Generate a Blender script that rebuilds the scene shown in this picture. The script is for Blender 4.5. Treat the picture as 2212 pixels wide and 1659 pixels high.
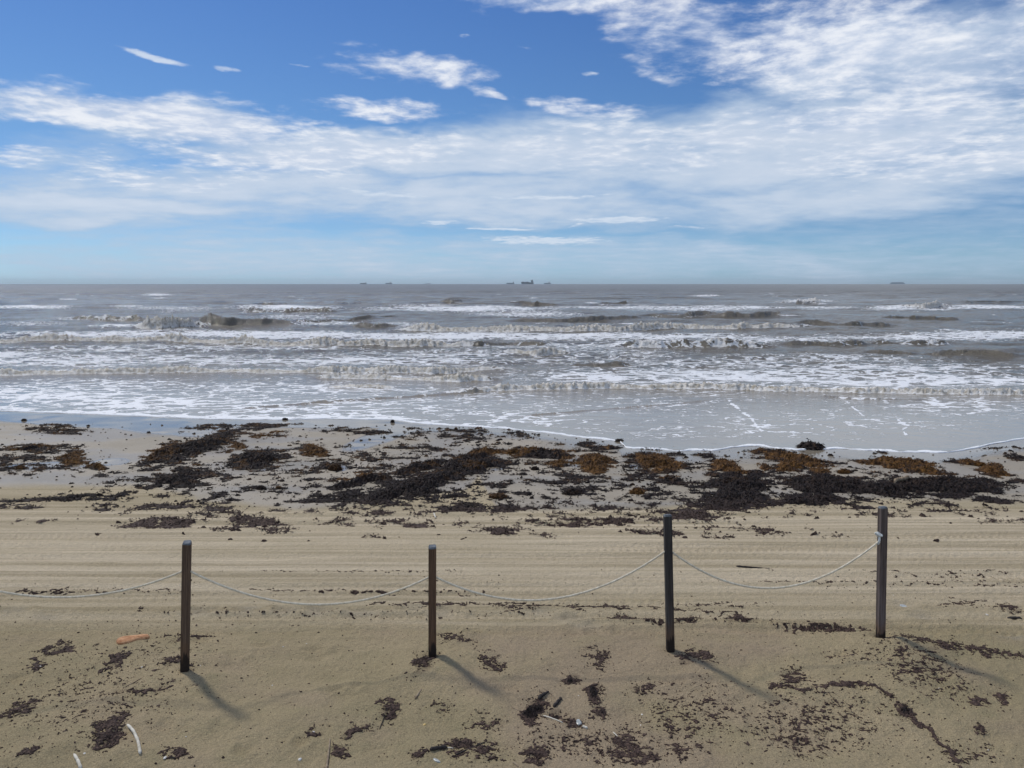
import bpy, bmesh, math, random
import numpy as np
from mathutils import Vector, Matrix

# ------------------------------------------------------------------ clean
for o in list(bpy.data.objects):
    bpy.data.objects.remove(o)
random.seed(7)
rng = np.random.default_rng(7)
scene = bpy.context.scene
C = scene.collection

# ------------------------------------------------------------------ camera
CAM_H = 3.8
PITCH = math.radians(7.42)          # looking slightly down
FOC = 1662.0                         # focal length in the units of a 2212 px wide picture
cam_d = bpy.data.cameras.new('camera')
cam_d.sensor_width = 36.0
cam_d.lens = 36.0 * FOC / 2212.0
cam_d.clip_start = 0.1
cam_d.clip_end = 60000
cam = bpy.data.objects.new('camera', cam_d)
C.objects.link(cam)
cam.location = (0, 0, CAM_H)
cam.rotation_euler = (math.radians(90) - PITCH, 0, 0)
scene.camera = cam

# ------------------------------------------------------------------ light
SUN_EL = math.radians(50)
SUN_AZ = math.radians(-43)           # measured from +Y towards +X
sd = Vector((math.sin(SUN_AZ) * math.cos(SUN_EL), math.cos(SUN_AZ) * math.cos(SUN_EL), math.sin(SUN_EL)))
sun_d = bpy.data.lights.new('sun', 'SUN')
sun_d.energy = 2.45
sun_d.angle = math.radians(5.5)      # sun seen through thin cloud
sun_d.color = (1.0, 0.95, 0.87)
sun = bpy.data.objects.new('sun', sun_d)
C.objects.link(sun)
sun.rotation_euler = sd.to_track_quat('Z', 'Y').to_euler()
sun.location = (-20, 20, 40)

scene.view_settings.view_transform = 'Standard'
scene.view_settings.look = 'None'
scene.view_settings.gamma = 1
scene.view_settings.exposure = 0.0
scene.view_settings.use_curve_mapping = False


def pix_dir(X, Y):
    """world direction of a point of the photograph (2212 x 1659 units)"""
    cx = (X - 1106.0) / FOC
    cy = (829.5 - Y) / FOC
    c, s = math.cos(PITCH), math.sin(PITCH)
    return np.array([cx, c + cy * s, cy * c - s])


def pix_azel(X, Y):
    d = pix_dir(X, Y)
    return math.degrees(math.atan2(d[0], d[1])), math.degrees(math.atan2(d[2], math.hypot(d[0], d[1])))


# ---- world
class NT:
    """short-hand for building node trees"""
    def __init__(self, nt):
        self.nt = nt

    def n(self, typ, **kw):
        nd = self.nt.nodes.new(typ)
        for k, v in kw.items():
            setattr(nd, k, v)
        return nd

    def put(self, sock, v):
        if isinstance(v, bpy.types.NodeSocket):
            self.nt.links.new(v, sock)
        elif v is not None:
            sock.default_value = v

    def math(self, op, a, b=None, c=None, clamp=False):
        nd = self.n('ShaderNodeMath', operation=op, use_clamp=clamp)
        for i, v in enumerate((a, b, c)):
            if v is not None:
                self.put(nd.inputs[i], v)
        return nd.outputs[0]

    def vmath(self, op, a, b=None):
        nd = self.n('ShaderNodeVectorMath', operation=op)
        self.put(nd.inputs[0], a)
        if b is not None:
            self.put(nd.inputs[1], b)
        return nd.outputs['Value'] if op in ('LENGTH', 'DISTANCE', 'DOT_PRODUCT') else nd.outputs[0]

    def ramp(self, v, a, b, lo=0.0, hi=1.0, smooth=True):
        nd = self.n('ShaderNodeMapRange', interpolation_type='SMOOTHSTEP' if smooth else 'LINEAR')
        self.put(nd.inputs[0], v)
        self.put(nd.inputs[1], a); self.put(nd.inputs[2], b)
        self.put(nd.inputs[3], lo); self.put(nd.inputs[4], hi)
        return nd.outputs[0]

    def noise(self, vec, scale, detail=4, rough=0.55, dist=0.0, dim='3D'):
        nd = self.n('ShaderNodeTexNoise', noise_dimensions=dim)
        self.put(nd.inputs['Vector'], vec)
        nd.inputs['Scale'].default_value = scale
        nd.inputs['Detail'].default_value = detail
        nd.inputs['Roughness'].default_value = rough
        nd.inputs['Distortion'].default_value = dist
        return nd.outputs

    def mix(self, f, a, b):
        nd = self.n('ShaderNodeMix', data_type='RGBA')
        self.put(nd.inputs[0], f)
        self.put(nd.inputs[6], a); self.put(nd.inputs[7], b)
        return nd.outputs[2]

    def mul(self, a, b):
        nd = self.n('ShaderNodeMix', data_type='RGBA', blend_type='MULTIPLY')
        nd.inputs[0].default_value = 1.0
        self.put(nd.inputs[6], a); self.put(nd.inputs[7], b)
        return nd.outputs[2]

    def mapping(self, vec, loc=(0, 0, 0), rot=(0, 0, 0), sc=(1, 1, 1)):
        nd = self.n('ShaderNodeMapping')
        self.put(nd.inputs['Vector'], vec)
        nd.inputs['Location'].default_value = loc
        nd.inputs['Rotation'].default_value = rot
        nd.inputs['Scale'].default_value = sc
        return nd.outputs[0]


def build_world():
    w = bpy.data.worlds.new('World')
    scene.world = w
    w.use_nodes = True
    nt = w.node_tree
    nt.nodes.clear()
    T = NT(nt)
    out = T.n('ShaderNodeOutputWorld')
    bg = T.n('ShaderNodeBackground')
    nt.links.new(bg.outputs[0], out.inputs[0])
    bg.inputs[1].default_value = 0.10
    sky = T.n('ShaderNodeTexSky', sky_type='NISHITA')
    sky.sun_disc = False
    sky.sun_elevation = SUN_EL
    sky.sun_rotation = SUN_AZ
    sky.altitude = 0
    sky.air_density = 1.0
    sky.dust_density = 0.3
    sky.ozone_density = 3.0
    tc = T.n('ShaderNodeTexCoord')
    d = T.vmath('NORMALIZE', tc.outputs['Generated'])
    sep = T.n('ShaderNodeSeparateXYZ'); nt.links.new(d, sep.inputs[0])
    x, y, z = sep.outputs
    az = T.math('MULTIPLY', T.math('ARCTAN2', x, y), 57.29578)
    el = T.math('MULTIPLY', T.math('ARCSINE', z), 57.29578)
    cmb = T.n('ShaderNodeCombineXYZ'); nt.links.new(az, cmb.inputs[0]); nt.links.new(el, cmb.inputs[1])
    ae = cmb.outputs[0]
    # cloud layer plane coordinates (perspective towards the horizon)
    zz = T.math('ADD', T.math('MAXIMUM', z, 0.0), 0.08)
    cp = T.n('ShaderNodeCombineXYZ')
    nt.links.new(T.math('DIVIDE', x, zz), cp.inputs[0]); nt.links.new(T.math('DIVIDE', y, zz), cp.inputs[1])
    P = cp.outputs[0]
    warp = T.noise(P, 1.1, 3, 0.5)
    wv = T.vmath('SCALE', T.vmath('SUBTRACT', warp['Color'], (0.5, 0.5, 0.5)))
    wv.node.inputs['Scale'].default_value = 0.22
    PW = T.vmath('ADD', P, wv)
    nbig = T.noise(PW, 2.4, 6, 0.60)['Fac']
    nfine = T.noise(PW, 10.0, 5, 0.6)['Fac']
    ae_w = T.mapping(ae, sc=(0.08, 0.3, 1))
    nstr = T.noise(ae_w, 1.0, 5, 0.6, 0.6)['Fac']       # soft long streaks low in the sky
    edge = T.vmath('SCALE', T.vmath('SUBTRACT', T.noise(T.mapping(ae, sc=(0.11, 0.35, 1)), 1.0, 4, 0.55)['Color'], (0.5, 0.5, 0.5)))
    edge.node.inputs['Scale'].default_value = 4.0
    aew = T.vmath('ADD', ae, edge)

    edge2 = T.vmath('SCALE', edge.node.inputs[0].links[0].from_socket)
    edge2.node.inputs['Scale'].default_value = 1.1
    aew2 = T.vmath('ADD', ae, edge2)

    def field(blobs, vec, start):
        f = start
        for (X, Y, rx, ry, ang, s) in blobs:
            a0, e0 = pix_azel(X, Y)
            v = T.vmath('SUBTRACT', vec, (a0, e0, 0))
            if ang:
                r = T.n('ShaderNodeVectorRotate', rotation_type='Z_AXIS')
                nt.links.new(v, r.inputs[0]); r.inputs['Angle'].default_value = math.radians(ang)
                v = r.outputs[0]
            v = T.vmath('MULTIPLY', v, (28.9 / rx, 28.9 / ry, 0))
            l = T.vmath('LENGTH', v)
            g = T.ramp(l, 1.35, 0.25, 0.0, s)
            f = T.math('SMOOTH_MAX', f, g, 0.08) if f is not None else g
        return f
    # ang: + turns the long axis clockwise in the picture (falls to the right)
    crisp = [
        (330, 248, 400, 48, 2, 1.15), (1400, 310, 420, 60, 0, .66), (350, 372, 260, 30, 0, .60), (2000, 330, 320, 90, 0, .75), (800, 300, 300, 40, 0, .7), (150, 262, 180, 24, 0, .8), (850, 232, 200, 26, 4, .80), (620, 245, 120, 26, 2, .75),
        (890, 150, 215, 36, 5, .88), (1050, 205, 60, 14, 20, .65), 
        (1200, 8, 240, 34, 4, 1.0), (1500, 80, 220, 90, 10, .88), (1800, 90, 330, 110, 0, 1.0), (1660, 135, 260, 50, 8, .82),
        (2100, 150, 260, 200, 0, .78), (1440, 170, 120, 16, 12, .62), (1540, 182, 60, 12, 8, .62), (1290, 235, 180, 34, 4, .78), (2150, 260, 200, 120, 0, .6),
        (40, 335, 60, 16, 0, .7), (600, 330, 330, 50, 0, .82), (1900, 240, 380, 45, 0, .9), (300, 296, 40, 8, 0, .62),
    ]
    soft = [
        (2000, 190, 380, 170, 0, .85), (300, 255, 420, 55, 2, .75), (1106, 560, 1500, 64, 0, .64), (1600, 250, 300, 60, 0, .6),
        (900, 330, 640, 60, 0, 1.0), (600, 400, 620, 60, 0, .95), (1400, 330, 600, 90, 0, .95), (1800, 320, 560, 110, -3, .95),
        (200, 445, 600, 44, 0, .95), (1750, 430, 520, 70, -4, .9), (1100, 440, 900, 60, 0, .85), (2100, 360, 300, 90, -8, .9), (1150, 400, 400, 50, 0, .85),
        (700, 460, 500, 40, 0, .60), 
        (600, 545, 800, 34, 0, .50), (1500, 560, 700, 30, 0, .46), (300, 500, 500, 30, 0, .42), (1900, 500, 500, 40, 0, .40), (300, 335, 400, 40, 0, .45),
    ]
    # everywhere outside the photograph the same broken layer goes on
    outaz = T.ramp(T.math('ABSOLUTE', az), 36, 48)
    outel = T.ramp(el, 21, 26)
    outside = T.math('MAXIMUM', outaz, outel)
    lowfade = T.ramp(el, 1.5, 9)
    gen = T.math('MULTIPLY', T.ramp(T.noise(P, 0.45, 2, 0.5)['Fac'], 0.38, 0.62, 0.15, 0.95), T.math('MULTIPLY', outside, lowfade))
    fc = field(crisp, aew, gen)
    fs = field(soft, aew, T.math('MULTIPLY', gen, 0.7))
    wisps = [(1340, 474, 125, 9, 2, 1), (1170, 521, 160, 12, 0, 1), (950, 481, 52, 6, 0, .9), (1080, 494, 95, 3.5, 0, 1), (1485, 492, 60, 5, 0, .8), (1245, 484, 22, 4, -20, .8), (820, 415, 100, 7, 6, .9), (1200, 425, 160, 6, -2, .8), (330, 126, 66, 7, 8, 1), (500, 150, 46, 7, 0, .8), (1280, 158, 26, 4, 3, .8), (645, 139, 30, 3, 0, .7), (1130, 105, 20, 4, 10, .7), (1000, 72, 18, 5, 0, .7)]
    fw = field(wisps, aew2, None)  # small stray clouds
    wn_ = T.math('ADD', T.math('MULTIPLY', T.math('SUBTRACT', nfine, 0.5), 2.2), T.math('MULTIPLY', T.math('SUBTRACT', nstr, 0.5), 1.6))
    a_w = T.math('MULTIPLY', T.math('MULTIPLY', T.ramp(T.math('ADD', fw, wn_), 0.30, 1.15), T.ramp(fw, 0.05, 0.4)), 0.80)
    # crisp, mottled cloudlets
    nn = T.math('ADD', T.math('MULTIPLY', T.math('SUBTRACT', nbig, 0.5), 1.5), T.math('MULTIPLY', T.math('SUBTRACT', nfine, 0.5), 1.5))
    cden = T.math('ADD', fc, nn)
    a_c = T.ramp(cden, 0.26, 1.28)
    a_c = T.math('MULTIPLY', a_c, T.ramp(fc, 0.12, 0.45))
    # soft veil
    sden = T.math('ADD', fs, T.math('ADD', T.math('MULTIPLY', T.math('SUBTRACT', nstr, 0.5), 1.2), T.math('MULTIPLY', T.math('SUBTRACT', nbig, 0.5), 0.8)))
    a_s = T.math('MULTIPLY', T.ramp(sden, 0.10, 0.95), 0.90)
    a_s = T.math('MULTIPLY', a_s, T.ramp(fs, 0.05, 0.4))
    cc = T.mix(T.ramp(nn, -0.35, 0.40), (5.2, 6.1, 7.9, 1), (8.6, 8.9, 9.5, 1))
    cs = T.mix(T.ramp(sden, 0.5, 1.3), (4.7, 5.9, 7.5, 1), (6.6, 7.3, 8.4, 1))
    # clear sky: physical sky, deepened the same way round the whole horizon
    tint = T.n('ShaderNodeValToRGB')
    nt.links.new(T.ramp(el, 0, 24, smooth=False), tint.inputs[0])
    cr = tint.color_ramp
    cr.elements[0].position = 0.0; cr.elements[0].color = (0.49, 0.79, 1.38, 1)
    cr.elements[1].position = 1.0; cr.elements[1].color = (0.32, 0.52, 0.84, 1)
    e = cr.elements.new(0.08); e.color = (0.45, 0.71, 1.12, 1)
    e = cr.elements.new(0.17); e.color = (0.42, 0.62, 0.94, 1)
    e = cr.elements.new(0.4); e.color = (0.41, 0.60, 0.82, 1)
    base = T.mul(sky.outputs[0], tint.outputs[0])
    col = T.mix(a_s, base, cs)
    col = T.mix(a_w, col, (7.0, 7.8, 8.9, 1))
    col = T.mix(T.math('MULTIPLY', a_c, 0.95), col, cc)
    nt.links.new(col, bg.inputs[0])
    w['note'] = 'sky'


build_world()

# ------------------------------------------------------------------ helpers

def vnoise(x, y, seed=0):
    """2-D gradient noise, about -1..1"""
    x = np.asarray(x, dtype=np.float64); y = np.asarray(y, dtype=np.float64)
    xi = np.floor(x).astype(np.int64); yi = np.floor(y).astype(np.int64)
    xf = x - xi; yf = y - yi
    u = xf * xf * xf * (xf * (xf * 6 - 15) + 10); v = yf * yf * yf * (yf * (yf * 6 - 15) + 10)

    def g(ix, iy, dx, dy):
        h = (ix * 374761393 + iy * 668265263 + seed * 974711) & 0xffffffff
        h = ((h ^ (h >> 13)) * 1274126177) & 0xffffffff
        h = h ^ (h >> 16)
        a = (h & 0xffff) * (2 * math.pi / 65536.0)
        return np.cos(a) * dx + np.sin(a) * dy
    n00 = g(xi, yi, xf, yf); n10 = g(xi + 1, yi, xf - 1, yf)
    n01 = g(xi, yi + 1, xf, yf - 1); n11 = g(xi + 1, yi + 1, xf - 1, yf - 1)
    return 1.5 * ((n00 * (1 - u) + n10 * u) * (1 - v) + (n01 * (1 - u) + n11 * u) * v)


def fbm(x, y, oct=4, seed=0, gain=0.5):
    a, s, t = 1.0, 0.0, 0.0
    for i in range(oct):
        s = s + a * vnoise(x * 2 ** i + 13.7 * i, y * 2 ** i - 7.3 * i, seed + i * 17)
        t += a
        a *= gain
    return s / t * 1.3


def sstep(a, b, v):
    t = np.clip((v - a) / (b - a), 0, 1)
    return t * t * (3 - 2 * t)


SEA = -0.20


def z0(y):
    """broad profile of the beach"""
    y = np.asarray(y, dtype=np.float64)
    return -0.012 * np.clip(y - 10, 0, 20)


def proj(x, y, z):
    """where a world point stands in the photograph (2212 units)"""
    c, s = math.cos(PITCH), math.sin(PITCH)
    dz = z - CAM_H
    depth = y * c - dz * s
    depth = np.where(np.abs(depth) < 0.3, 0.3, depth)
    up = y * s + dz * c
    X = 1106.0 + FOC * x / depth
    Y = 829.5 - FOC * up / depth
    behind = (depth <= 0.3)
    return np.where(behind, 1e6, X), np.where(behind, 1e6, Y)


def on_sand(X, Y):
    d = pix_dir(X, Y)
    t = CAM_H / -d[2]
    for _ in range(12):
        t = (CAM_H - float(z0(d[1] * t))) / -d[2]
    return np.array([d[0] * t, d[1] * t])


def on_sea(X, Y):
    d = pix_dir(X, Y)
    t = (CAM_H - SEA) / -d[2]
    return np.array([d[0] * t, d[1] * t])


SHORE = [(-900, 872), (-300, 882), (0, 888), (200, 895), (430, 905), (560, 907), (700, 905), (850, 908), (890, 914), (960, 918),
         (1080, 925), (1180, 935), (1230, 943), (1290, 948), (1338, 953), (1352, 967), (1400, 970), (1480, 974),
         (1540, 975), (1580, 966), (1640, 964), (1680, 970), (1720, 973), (1800, 970), (1880, 974), (1950, 977), (2050, 978),
         (2110, 968), (2160, 957), (2212, 949), (2500, 938), (3100, 925)]
_sw = [on_sand(*p) for p in SHORE]
SH_R = np.array([p[0] / p[1] for p in _sw]); SH_Y = np.array([p[1] for p in _sw])


def shore_y(r):
    y = np.interp(r, SH_R, SH_Y)
    return y + 0.10 * vnoise(np.asarray(r) * 22, np.asarray(r) * 0 + 3.3, 5) + 0.05 * vnoise(np.asarray(r) * 70, np.asarray(r) * 0 + 1.3, 6)


def blobs(X, Y, lst):
    """soft ellipses (cx, cy, rx, ry, angle, strength); angle + = falls to the right"""
    f = np.zeros_like(X)
    for (cx, cy, rx, ry, ang, s) in lst:
        a = math.radians(ang)
        dx = X - cx; dy = Y - cy
        u = (dx * math.cos(a) + dy * math.sin(a)) / rx
        v = (-dx * math.sin(a) + dy * math.cos(a)) / ry
        q = u * u + v * v
        f = np.maximum(f, s * np.exp(-0.9 * q ** 1.3))
    return f


def lines(X, Y, lst):
    """soft poly-lines ([(x, y) ...], half width px, strength)"""
    f = np.zeros_like(X)
    for pts, w, s in lst:
        for (x0, y0), (x1, y1) in zip(pts[:-1], pts[1:]):
            dx, dy = x1 - x0, y1 - y0
            t = np.clip(((X - x0) * dx + (Y - y0) * dy) / (dx * dx + dy * dy), 0, 1)
            q = ((X - x0 - t * dx) ** 2 + (Y - y0 - t * dy) ** 2) / (w * w)
            f = np.maximum(f, s * np.exp(-0.9 * q))
    return f


def tagp(o, label=None, cat=None, group=None, kind=None):
    if label: o['label'] = label
    if cat: o['category'] = cat
    if group: o['group'] = group
    if kind: o['kind'] = kind
    return o


def link(name, me, mat=None, parent=None, loc=None):
    o = bpy.data.objects.new(name, me)
    C.objects.link(o)
    if mat is not None and me is not None:
        me.materials.append(mat)
    if parent is not None: o.parent = parent
    if loc is not None: o.location = loc
    return o


def np_mesh(name, verts, faces, smooth=True, attrs=None):
    """verts (n,3), faces (m,k) arrays"""
    me = bpy.data.meshes.new(name)
    n, m, k = len(verts), len(faces), faces.shape[1]
    me.vertices.add(n)
    me.vertices.foreach_set('co', np.ascontiguousarray(verts, dtype=np.float32).ravel())
    me.loops.add(m * k)
    me.loops.foreach_set('vertex_index', np.ascontiguousarray(faces, dtype=np.int32).ravel())
    me.polygons.add(m)
    me.polygons.foreach_set('loop_start', np.arange(0, m * k, k, dtype=np.int32))
    me.polygons.foreach_set('loop_total', np.full(m, k, dtype=np.int32))
    me.polygons.foreach_set('use_smooth', np.full(m, smooth, dtype=bool))
    me.update(calc_edges=True)
    if attrs:
        for an, arr in attrs.items():
            a = me.color_attributes.new(an, 'FLOAT_COLOR', 'POINT')
            buf = np.zeros((n, 4), dtype=np.float32)
            buf[:, :arr.shape[1]] = arr
            buf[:, 3] = 1
            a.data.foreach_set('color', buf.ravel())
    return me


def grid_faces(nr, nc, keep=None):
    i = np.arange(nr - 1)[:, None] * nc + np.arange(nc - 1)[None, :]
    f = np.stack([i, i + 1, i + nc + 1, i + nc], axis=-1).reshape(-1, 4)
    if keep is not None:
        f = f[keep.reshape(-1)]
    return f


def compact(verts, faces, attrs):
    used = np.unique(faces)
    remap = np.full(len(verts), -1, dtype=np.int64)
    remap[used] = np.arange(len(used))
    return verts[used], remap[faces], {k: v[used] for k, v in attrs.items()}


# ------------------------------------------------------------------ materials

def new_mat(name):
    m = bpy.data.materials.new(name)
    m.use_nodes = True
    m.node_tree.nodes.clear()
    T = NT(m.node_tree)
    out = T.n('ShaderNodeOutputMaterial')
    b = T.n('ShaderNodeBsdfPrincipled')
    m.node_tree.links.new(b.outputs[0], out.inputs[0])
    return m, T, b, out


def pos(T):
    return T.n('ShaderNodeNewGeometry').outputs['Position']


def attr(T, name):
    a = T.n('ShaderNodeAttribute', attribute_name=name)
    s = T.n('ShaderNodeSeparateColor')
    T.nt.links.new(a.outputs['Color'], s.inputs[0])
    return s.outputs


def mat_sand():
    m, T, b, out = new_mat('beach_sand')
    P = pos(T)
    A = attr(T, 'state')       # R damp, G standing water film, B tyre zone / tread
    A2 = attr(T, 'litter')     # R weed stain, G dark red tint, B pale dry patch
    n1 = T.noise(P, 0.5, 5, 0.6)['Fac']
    n2 = T.noise(P, 3.0, 6, 0.65)['Fac']
    n3 = T.noise(P, 90, 3, 0.7)['Fac']
    n4 = T.noise(P, 420, 2, 0.7)['Fac']
    streak = T.math('ADD', T.math('MULTIPLY', T.noise(T.mapping(P, sc=(0.05, 5, 1)), 1.0, 6, 0.7)['Fac'], 0.75), T.math('MULTIPLY', T.noise(T.mapping(P, sc=(0.4, 9, 1)), 1.0, 4, 0.6)['Fac'], 0.25))
    dry = T.mix(T.ramp(n1, 0.35, 0.65), (0.400, 0.328, 0.194, 1), (0.468, 0.376, 0.232, 1))
    dry = T.mix(T.math('MULTIPLY', T.ramp(n2, 0.5, 0.75), 0.5), dry, (0.335, 0.296, 0.170, 1))
    drive = T.mix(T.ramp(streak, 0.38, 0.60), (0.475, 0.390, 0.258, 1), (0.740, 0.620, 0.440, 1))
    speck = T.ramp(T.noise(P, 34, 4, 0.75)['Fac'], 0.60, 0.72)
    dry = T.mix(T.math('MULTIPLY', speck, 0.6), dry, (0.15, 0.115, 0.075, 1))
    col = T.mix(A['Blue'], dry, drive)
    damp = T.mix(T.ramp(n1, 0.35, 0.65), (0.330, 0.285, 0.215, 1), (0.385, 0.335, 0.262, 1))
    col = T.mix(A['Red'], col, damp)
    col = T.mix(T.math('MULTIPLY', A2['Blue'], 0.6), col, (0.45, 0.40, 0.32, 1))
    col = T.mix(T.math('MULTIPLY', A2['Green'], 0.65), col, (0.420, 0.322, 0.225, 1))
    col = T.mix(T.math('MULTIPLY', A2['Red'], 0.9), col, (0.120, 0.088, 0.066, 1))
    col = T.mix(T.math('MULTIPLY', A['Green'], 0.65), col, (0.155, 0.135, 0.105, 1))
    g = T.ramp(n3, 0.3, 0.7, 0.76, 1.20)
    g2 = T.ramp(n4, 0.3, 0.7, 0.80, 1.18)
    gg = T.math('MULTIPLY', g, g2)
    gc = T.n('ShaderNodeCombineColor')
    for i in range(3): T.nt.links.new(gg, gc.inputs[i])
    col = T.mul(col, gc.outputs[0])
    T.put(b.inputs['Base Color'], col)
    rough = T.math('ADD', T.math('MULTIPLY', A['Green'], -0.82), T.math('ADD', 0.9, T.math('MULTIPLY', A['Red'], -0.28)))
    T.put(b.inputs['Roughness'], T.math('MAXIMUM', rough, 0.04))
    b.inputs['IOR'].default_value = 1.33
    T.put(b.inputs['Specular IOR Level'], T.math('ADD', 0.12, T.math('ADD', T.math('MULTIPLY', A['Red'], 0.22), T.math('MULTIPLY', A['Green'], 0.5))))
    dryf = T.math('SUBTRACT', 1.0, A['Green'])
    bh = T.math('ADD', T.math('MULTIPLY', n3, 0.5), T.math('ADD', T.math('MULTIPLY', T.noise(P, 16, 6, 0.75)['Fac'], 3.6), T.math('MULTIPLY', n4, 0.12)))
    bump = T.n('ShaderNodeBump')
    bump.inputs['Distance'].default_value = 0.019
    T.put(bump.inputs['Strength'], T.math('MULTIPLY', dryf, T.math('SUBTRACT', 0.9, T.math('MULTIPLY', A['Red'], 0.55))))
    T.put(bump.inputs['Height'], bh)
    T.nt.links.new(bump.outputs[0], b.inputs['Normal'])
    return m


def mat_water():
    m, T, b, out = new_mat('sea_water')
    P = pos(T)
    A = attr(T, 'foam')        # R foam amount, G crest foam darkened as backlit, B open water
    sep = T.n('ShaderNodeSeparateXYZ'); T.nt.links.new(P, sep.inputs[0])
    dist = sep.outputs[1]
    wn = T.noise(P, 0.9, 4, 0.6)['Color']
    wv = T.vmath('SCALE', T.vmath('SUBTRACT', wn, (0.5, 0.5, 0.5))); wv.node.inputs['Scale'].default_value = 1.1
    PW = T.vmath('ADD', P, wv)

    def vor(scale):
        v = T.n('ShaderNodeTexVoronoi', feature='DISTANCE_TO_EDGE')
        T.put(v.inputs['Vector'], T.mapping(PW, sc=(0.55, 1.15, 1)))
        v.inputs['Scale'].default_value = scale
        return v.outputs[0]
    e1 = T.ramp(vor(1.3), 0.0, 0.26, 1, 0)
    e2 = T.ramp(vor(3.1), 0.0, 0.30, 1, 0)
    nz = T.noise(T.mapping(PW, sc=(0.6, 1.2, 1)), 5.5, 5, 0.65)['Fac']
    nzb = T.noise(P, 0.35, 4, 0.6)['Fac']
    lace = T.math('ADD', T.math('MULTIPLY', e1, 0.55), T.math('ADD', T.math('MULTIPLY', e2, 0.40), T.math('MULTIPLY', T.math('SUBTRACT', nz, 0.5), 0.8)))
    lace = T.math('ADD', lace, T.math('MULTIPLY', T.math('SUBTRACT', nzb, 0.5), 0.35))
    thr = T.math('SUBTRACT', 1.04, T.math('MULTIPLY', A['Red'], 1.22))
    f = T.ramp(T.math('SUBTRACT', lace, thr), 0.0, 0.13)
    foam = T.math('MULTIPLY', f, 1.0, clamp=True)
    # water body: brown silty water
    tc = T.mix(T.ramp(nzb, 0.35, 0.65), (0.135, 0.120, 0.090, 1), (0.180, 0.156, 0.116, 1))
    shallow = T.mix(A['Blue'], (0.30, 0.265, 0.21, 1), tc)
    fcol = T.mix(A['Green'], (0.86, 0.87, 0.88, 1), T.mix(T.ramp(T.noise(P, 5, 6, 0.7)['Fac'], 0.36, 0.64), (0.36, 0.32, 0.25, 1), (0.76, 0.73, 0.68, 1)))  # crest foam: shade of the backlit faces mixed into its colour
    T.put(b.inputs['Base Color'], T.mix(foam, shallow, fcol))
    T.put(b.inputs['Roughness'], T.math('ADD', T.ramp(dist, 30, 400, 0.10, 0.30), T.math('MULTIPLY', foam, 0.55)))
    b.inputs['IOR'].default_value = 1.333
    T.put(b.inputs['Specular IOR Level'], T.math('SUBTRACT', 0.5, T.math('MULTIPLY', foam, 0.35)))
    # ripples
    r1 = T.noise(T.mapping(PW, sc=(0.8, 1.5, 1)), 2.2, 5, 0.62)['Fac']
    r2 = T.noise(T.mapping(P, sc=(0.8, 1.3, 1)), 9.0, 4, 0.6)['Fac']
    r3 = T.math('ADD', T.noise(T.mapping(P, sc=(0.10, 0.22, 1)), 1.0, 5, 0.6)['Fac'], T.math('MULTIPLY', T.noise(T.mapping(P, sc=(0.016, 0.030, 1)), 1.0, 4, 0.6)['Fac'], 4.0))
    bA = T.n('ShaderNodeBump'); bA.inputs['Distance'].default_value = 0.25
    T.put(bA.inputs['Strength'], T.math('ADD', 0.05, T.math('MULTIPLY', A['Blue'], 0.90)))
    T.put(bA.inputs['Height'], T.math('ADD', r1, T.math('MULTIPLY', r2, 0.18)))
    bB = T.n('ShaderNodeBump'); bB.inputs['Distance'].default_value = 1.6
    T.put(bB.inputs['Strength'], T.ramp(dist, 40, 250, 0.0, 1.0))
    T.put(bB.inputs['Height'], r3)
    T.nt.links.new(bB.outputs[0], bA.inputs['Normal'])
    bC = T.n('ShaderNodeBump'); bC.inputs['Distance'].default_value = 0.05
    bC.inputs['Strength'].default_value = 0.6
    T.put(bC.inputs['Height'], T.math('MULTIPLY', foam, T.noise(P, 16, 4, 0.6)['Fac']))
    T.nt.links.new(bA.outputs[0], bC.inputs['Normal'])
    T.nt.links.new(bC.outputs[0], b.inputs['Normal'])
    return m


def mat_weed(name='seaweed'):
    m, T, b, out = new_mat(name)
    P = pos(T)
    A = attr(T, 'weed')        # R golden, G purple dried, B random
    n = T.noise(P, 14, 5, 0.7)['Fac']
    n2 = T.noise(P, 60, 3, 0.7)['Fac']
    black = T.mix(T.ramp(n, 0.35, 0.7), (0.007, 0.005, 0.005, 1), (0.036, 0.022, 0.017, 1))
    gold = T.mix(T.ramp(n, 0.3, 0.7), (0.030, 0.012, 0.004, 1), (0.230, 0.108, 0.022, 1))
    purp = T.mix(T.ramp(T.noise(P, 45, 5, 0.7)['Fac'], 0.34, 0.68), (0.018, 0.010, 0.009, 1), (0.120, 0.078, 0.058, 1))
    col = T.mix(A['Red'], black, gold)
    col = T.mix(A['Green'], col, purp)
    T.put(b.inputs['Base Color'], col)
    b.inputs['Roughness'].default_value = 0.75
    b.inputs['Specular IOR Level'].default_value = 0.22
    bump = T.n('ShaderNodeBump'); bump.inputs['Distance'].default_value = 0.012; bump.inputs['Strength'].default_value = 0.8
    T.put(bump.inputs['Height'], n2)
    T.nt.links.new(bump.outputs[0], b.inputs['Normal'])
    return m


def mat_simple(name, c1, c2, scale=(8, 8, 8), rough=0.8, bumpd=0.003, spec=0.3, obj=True):
    m, T, b, out = new_mat(name)
    tc = T.n('ShaderNodeTexCoord')
    v = T.mapping(tc.outputs['Object'], sc=scale)
    n = T.noise(v, 1.0, 6, 0.65)['Fac']
    T.put(b.inputs['Base Color'], T.mix(T.ramp(n, 0.3, 0.7), (*c1, 1), (*c2, 1)))
    b.inputs['Roughness'].default_value = rough
    b.inputs['Specular IOR Level'].default_value = spec
    bump = T.n('ShaderNodeBump'); bump.inputs['Distance'].default_value = bumpd; bump.inputs['Strength'].default_value = 0.8
    T.put(bump.inputs['Height'], n)
    T.nt.links.new(bump.outputs[0], b.inputs['Normal'])
    return m


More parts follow.
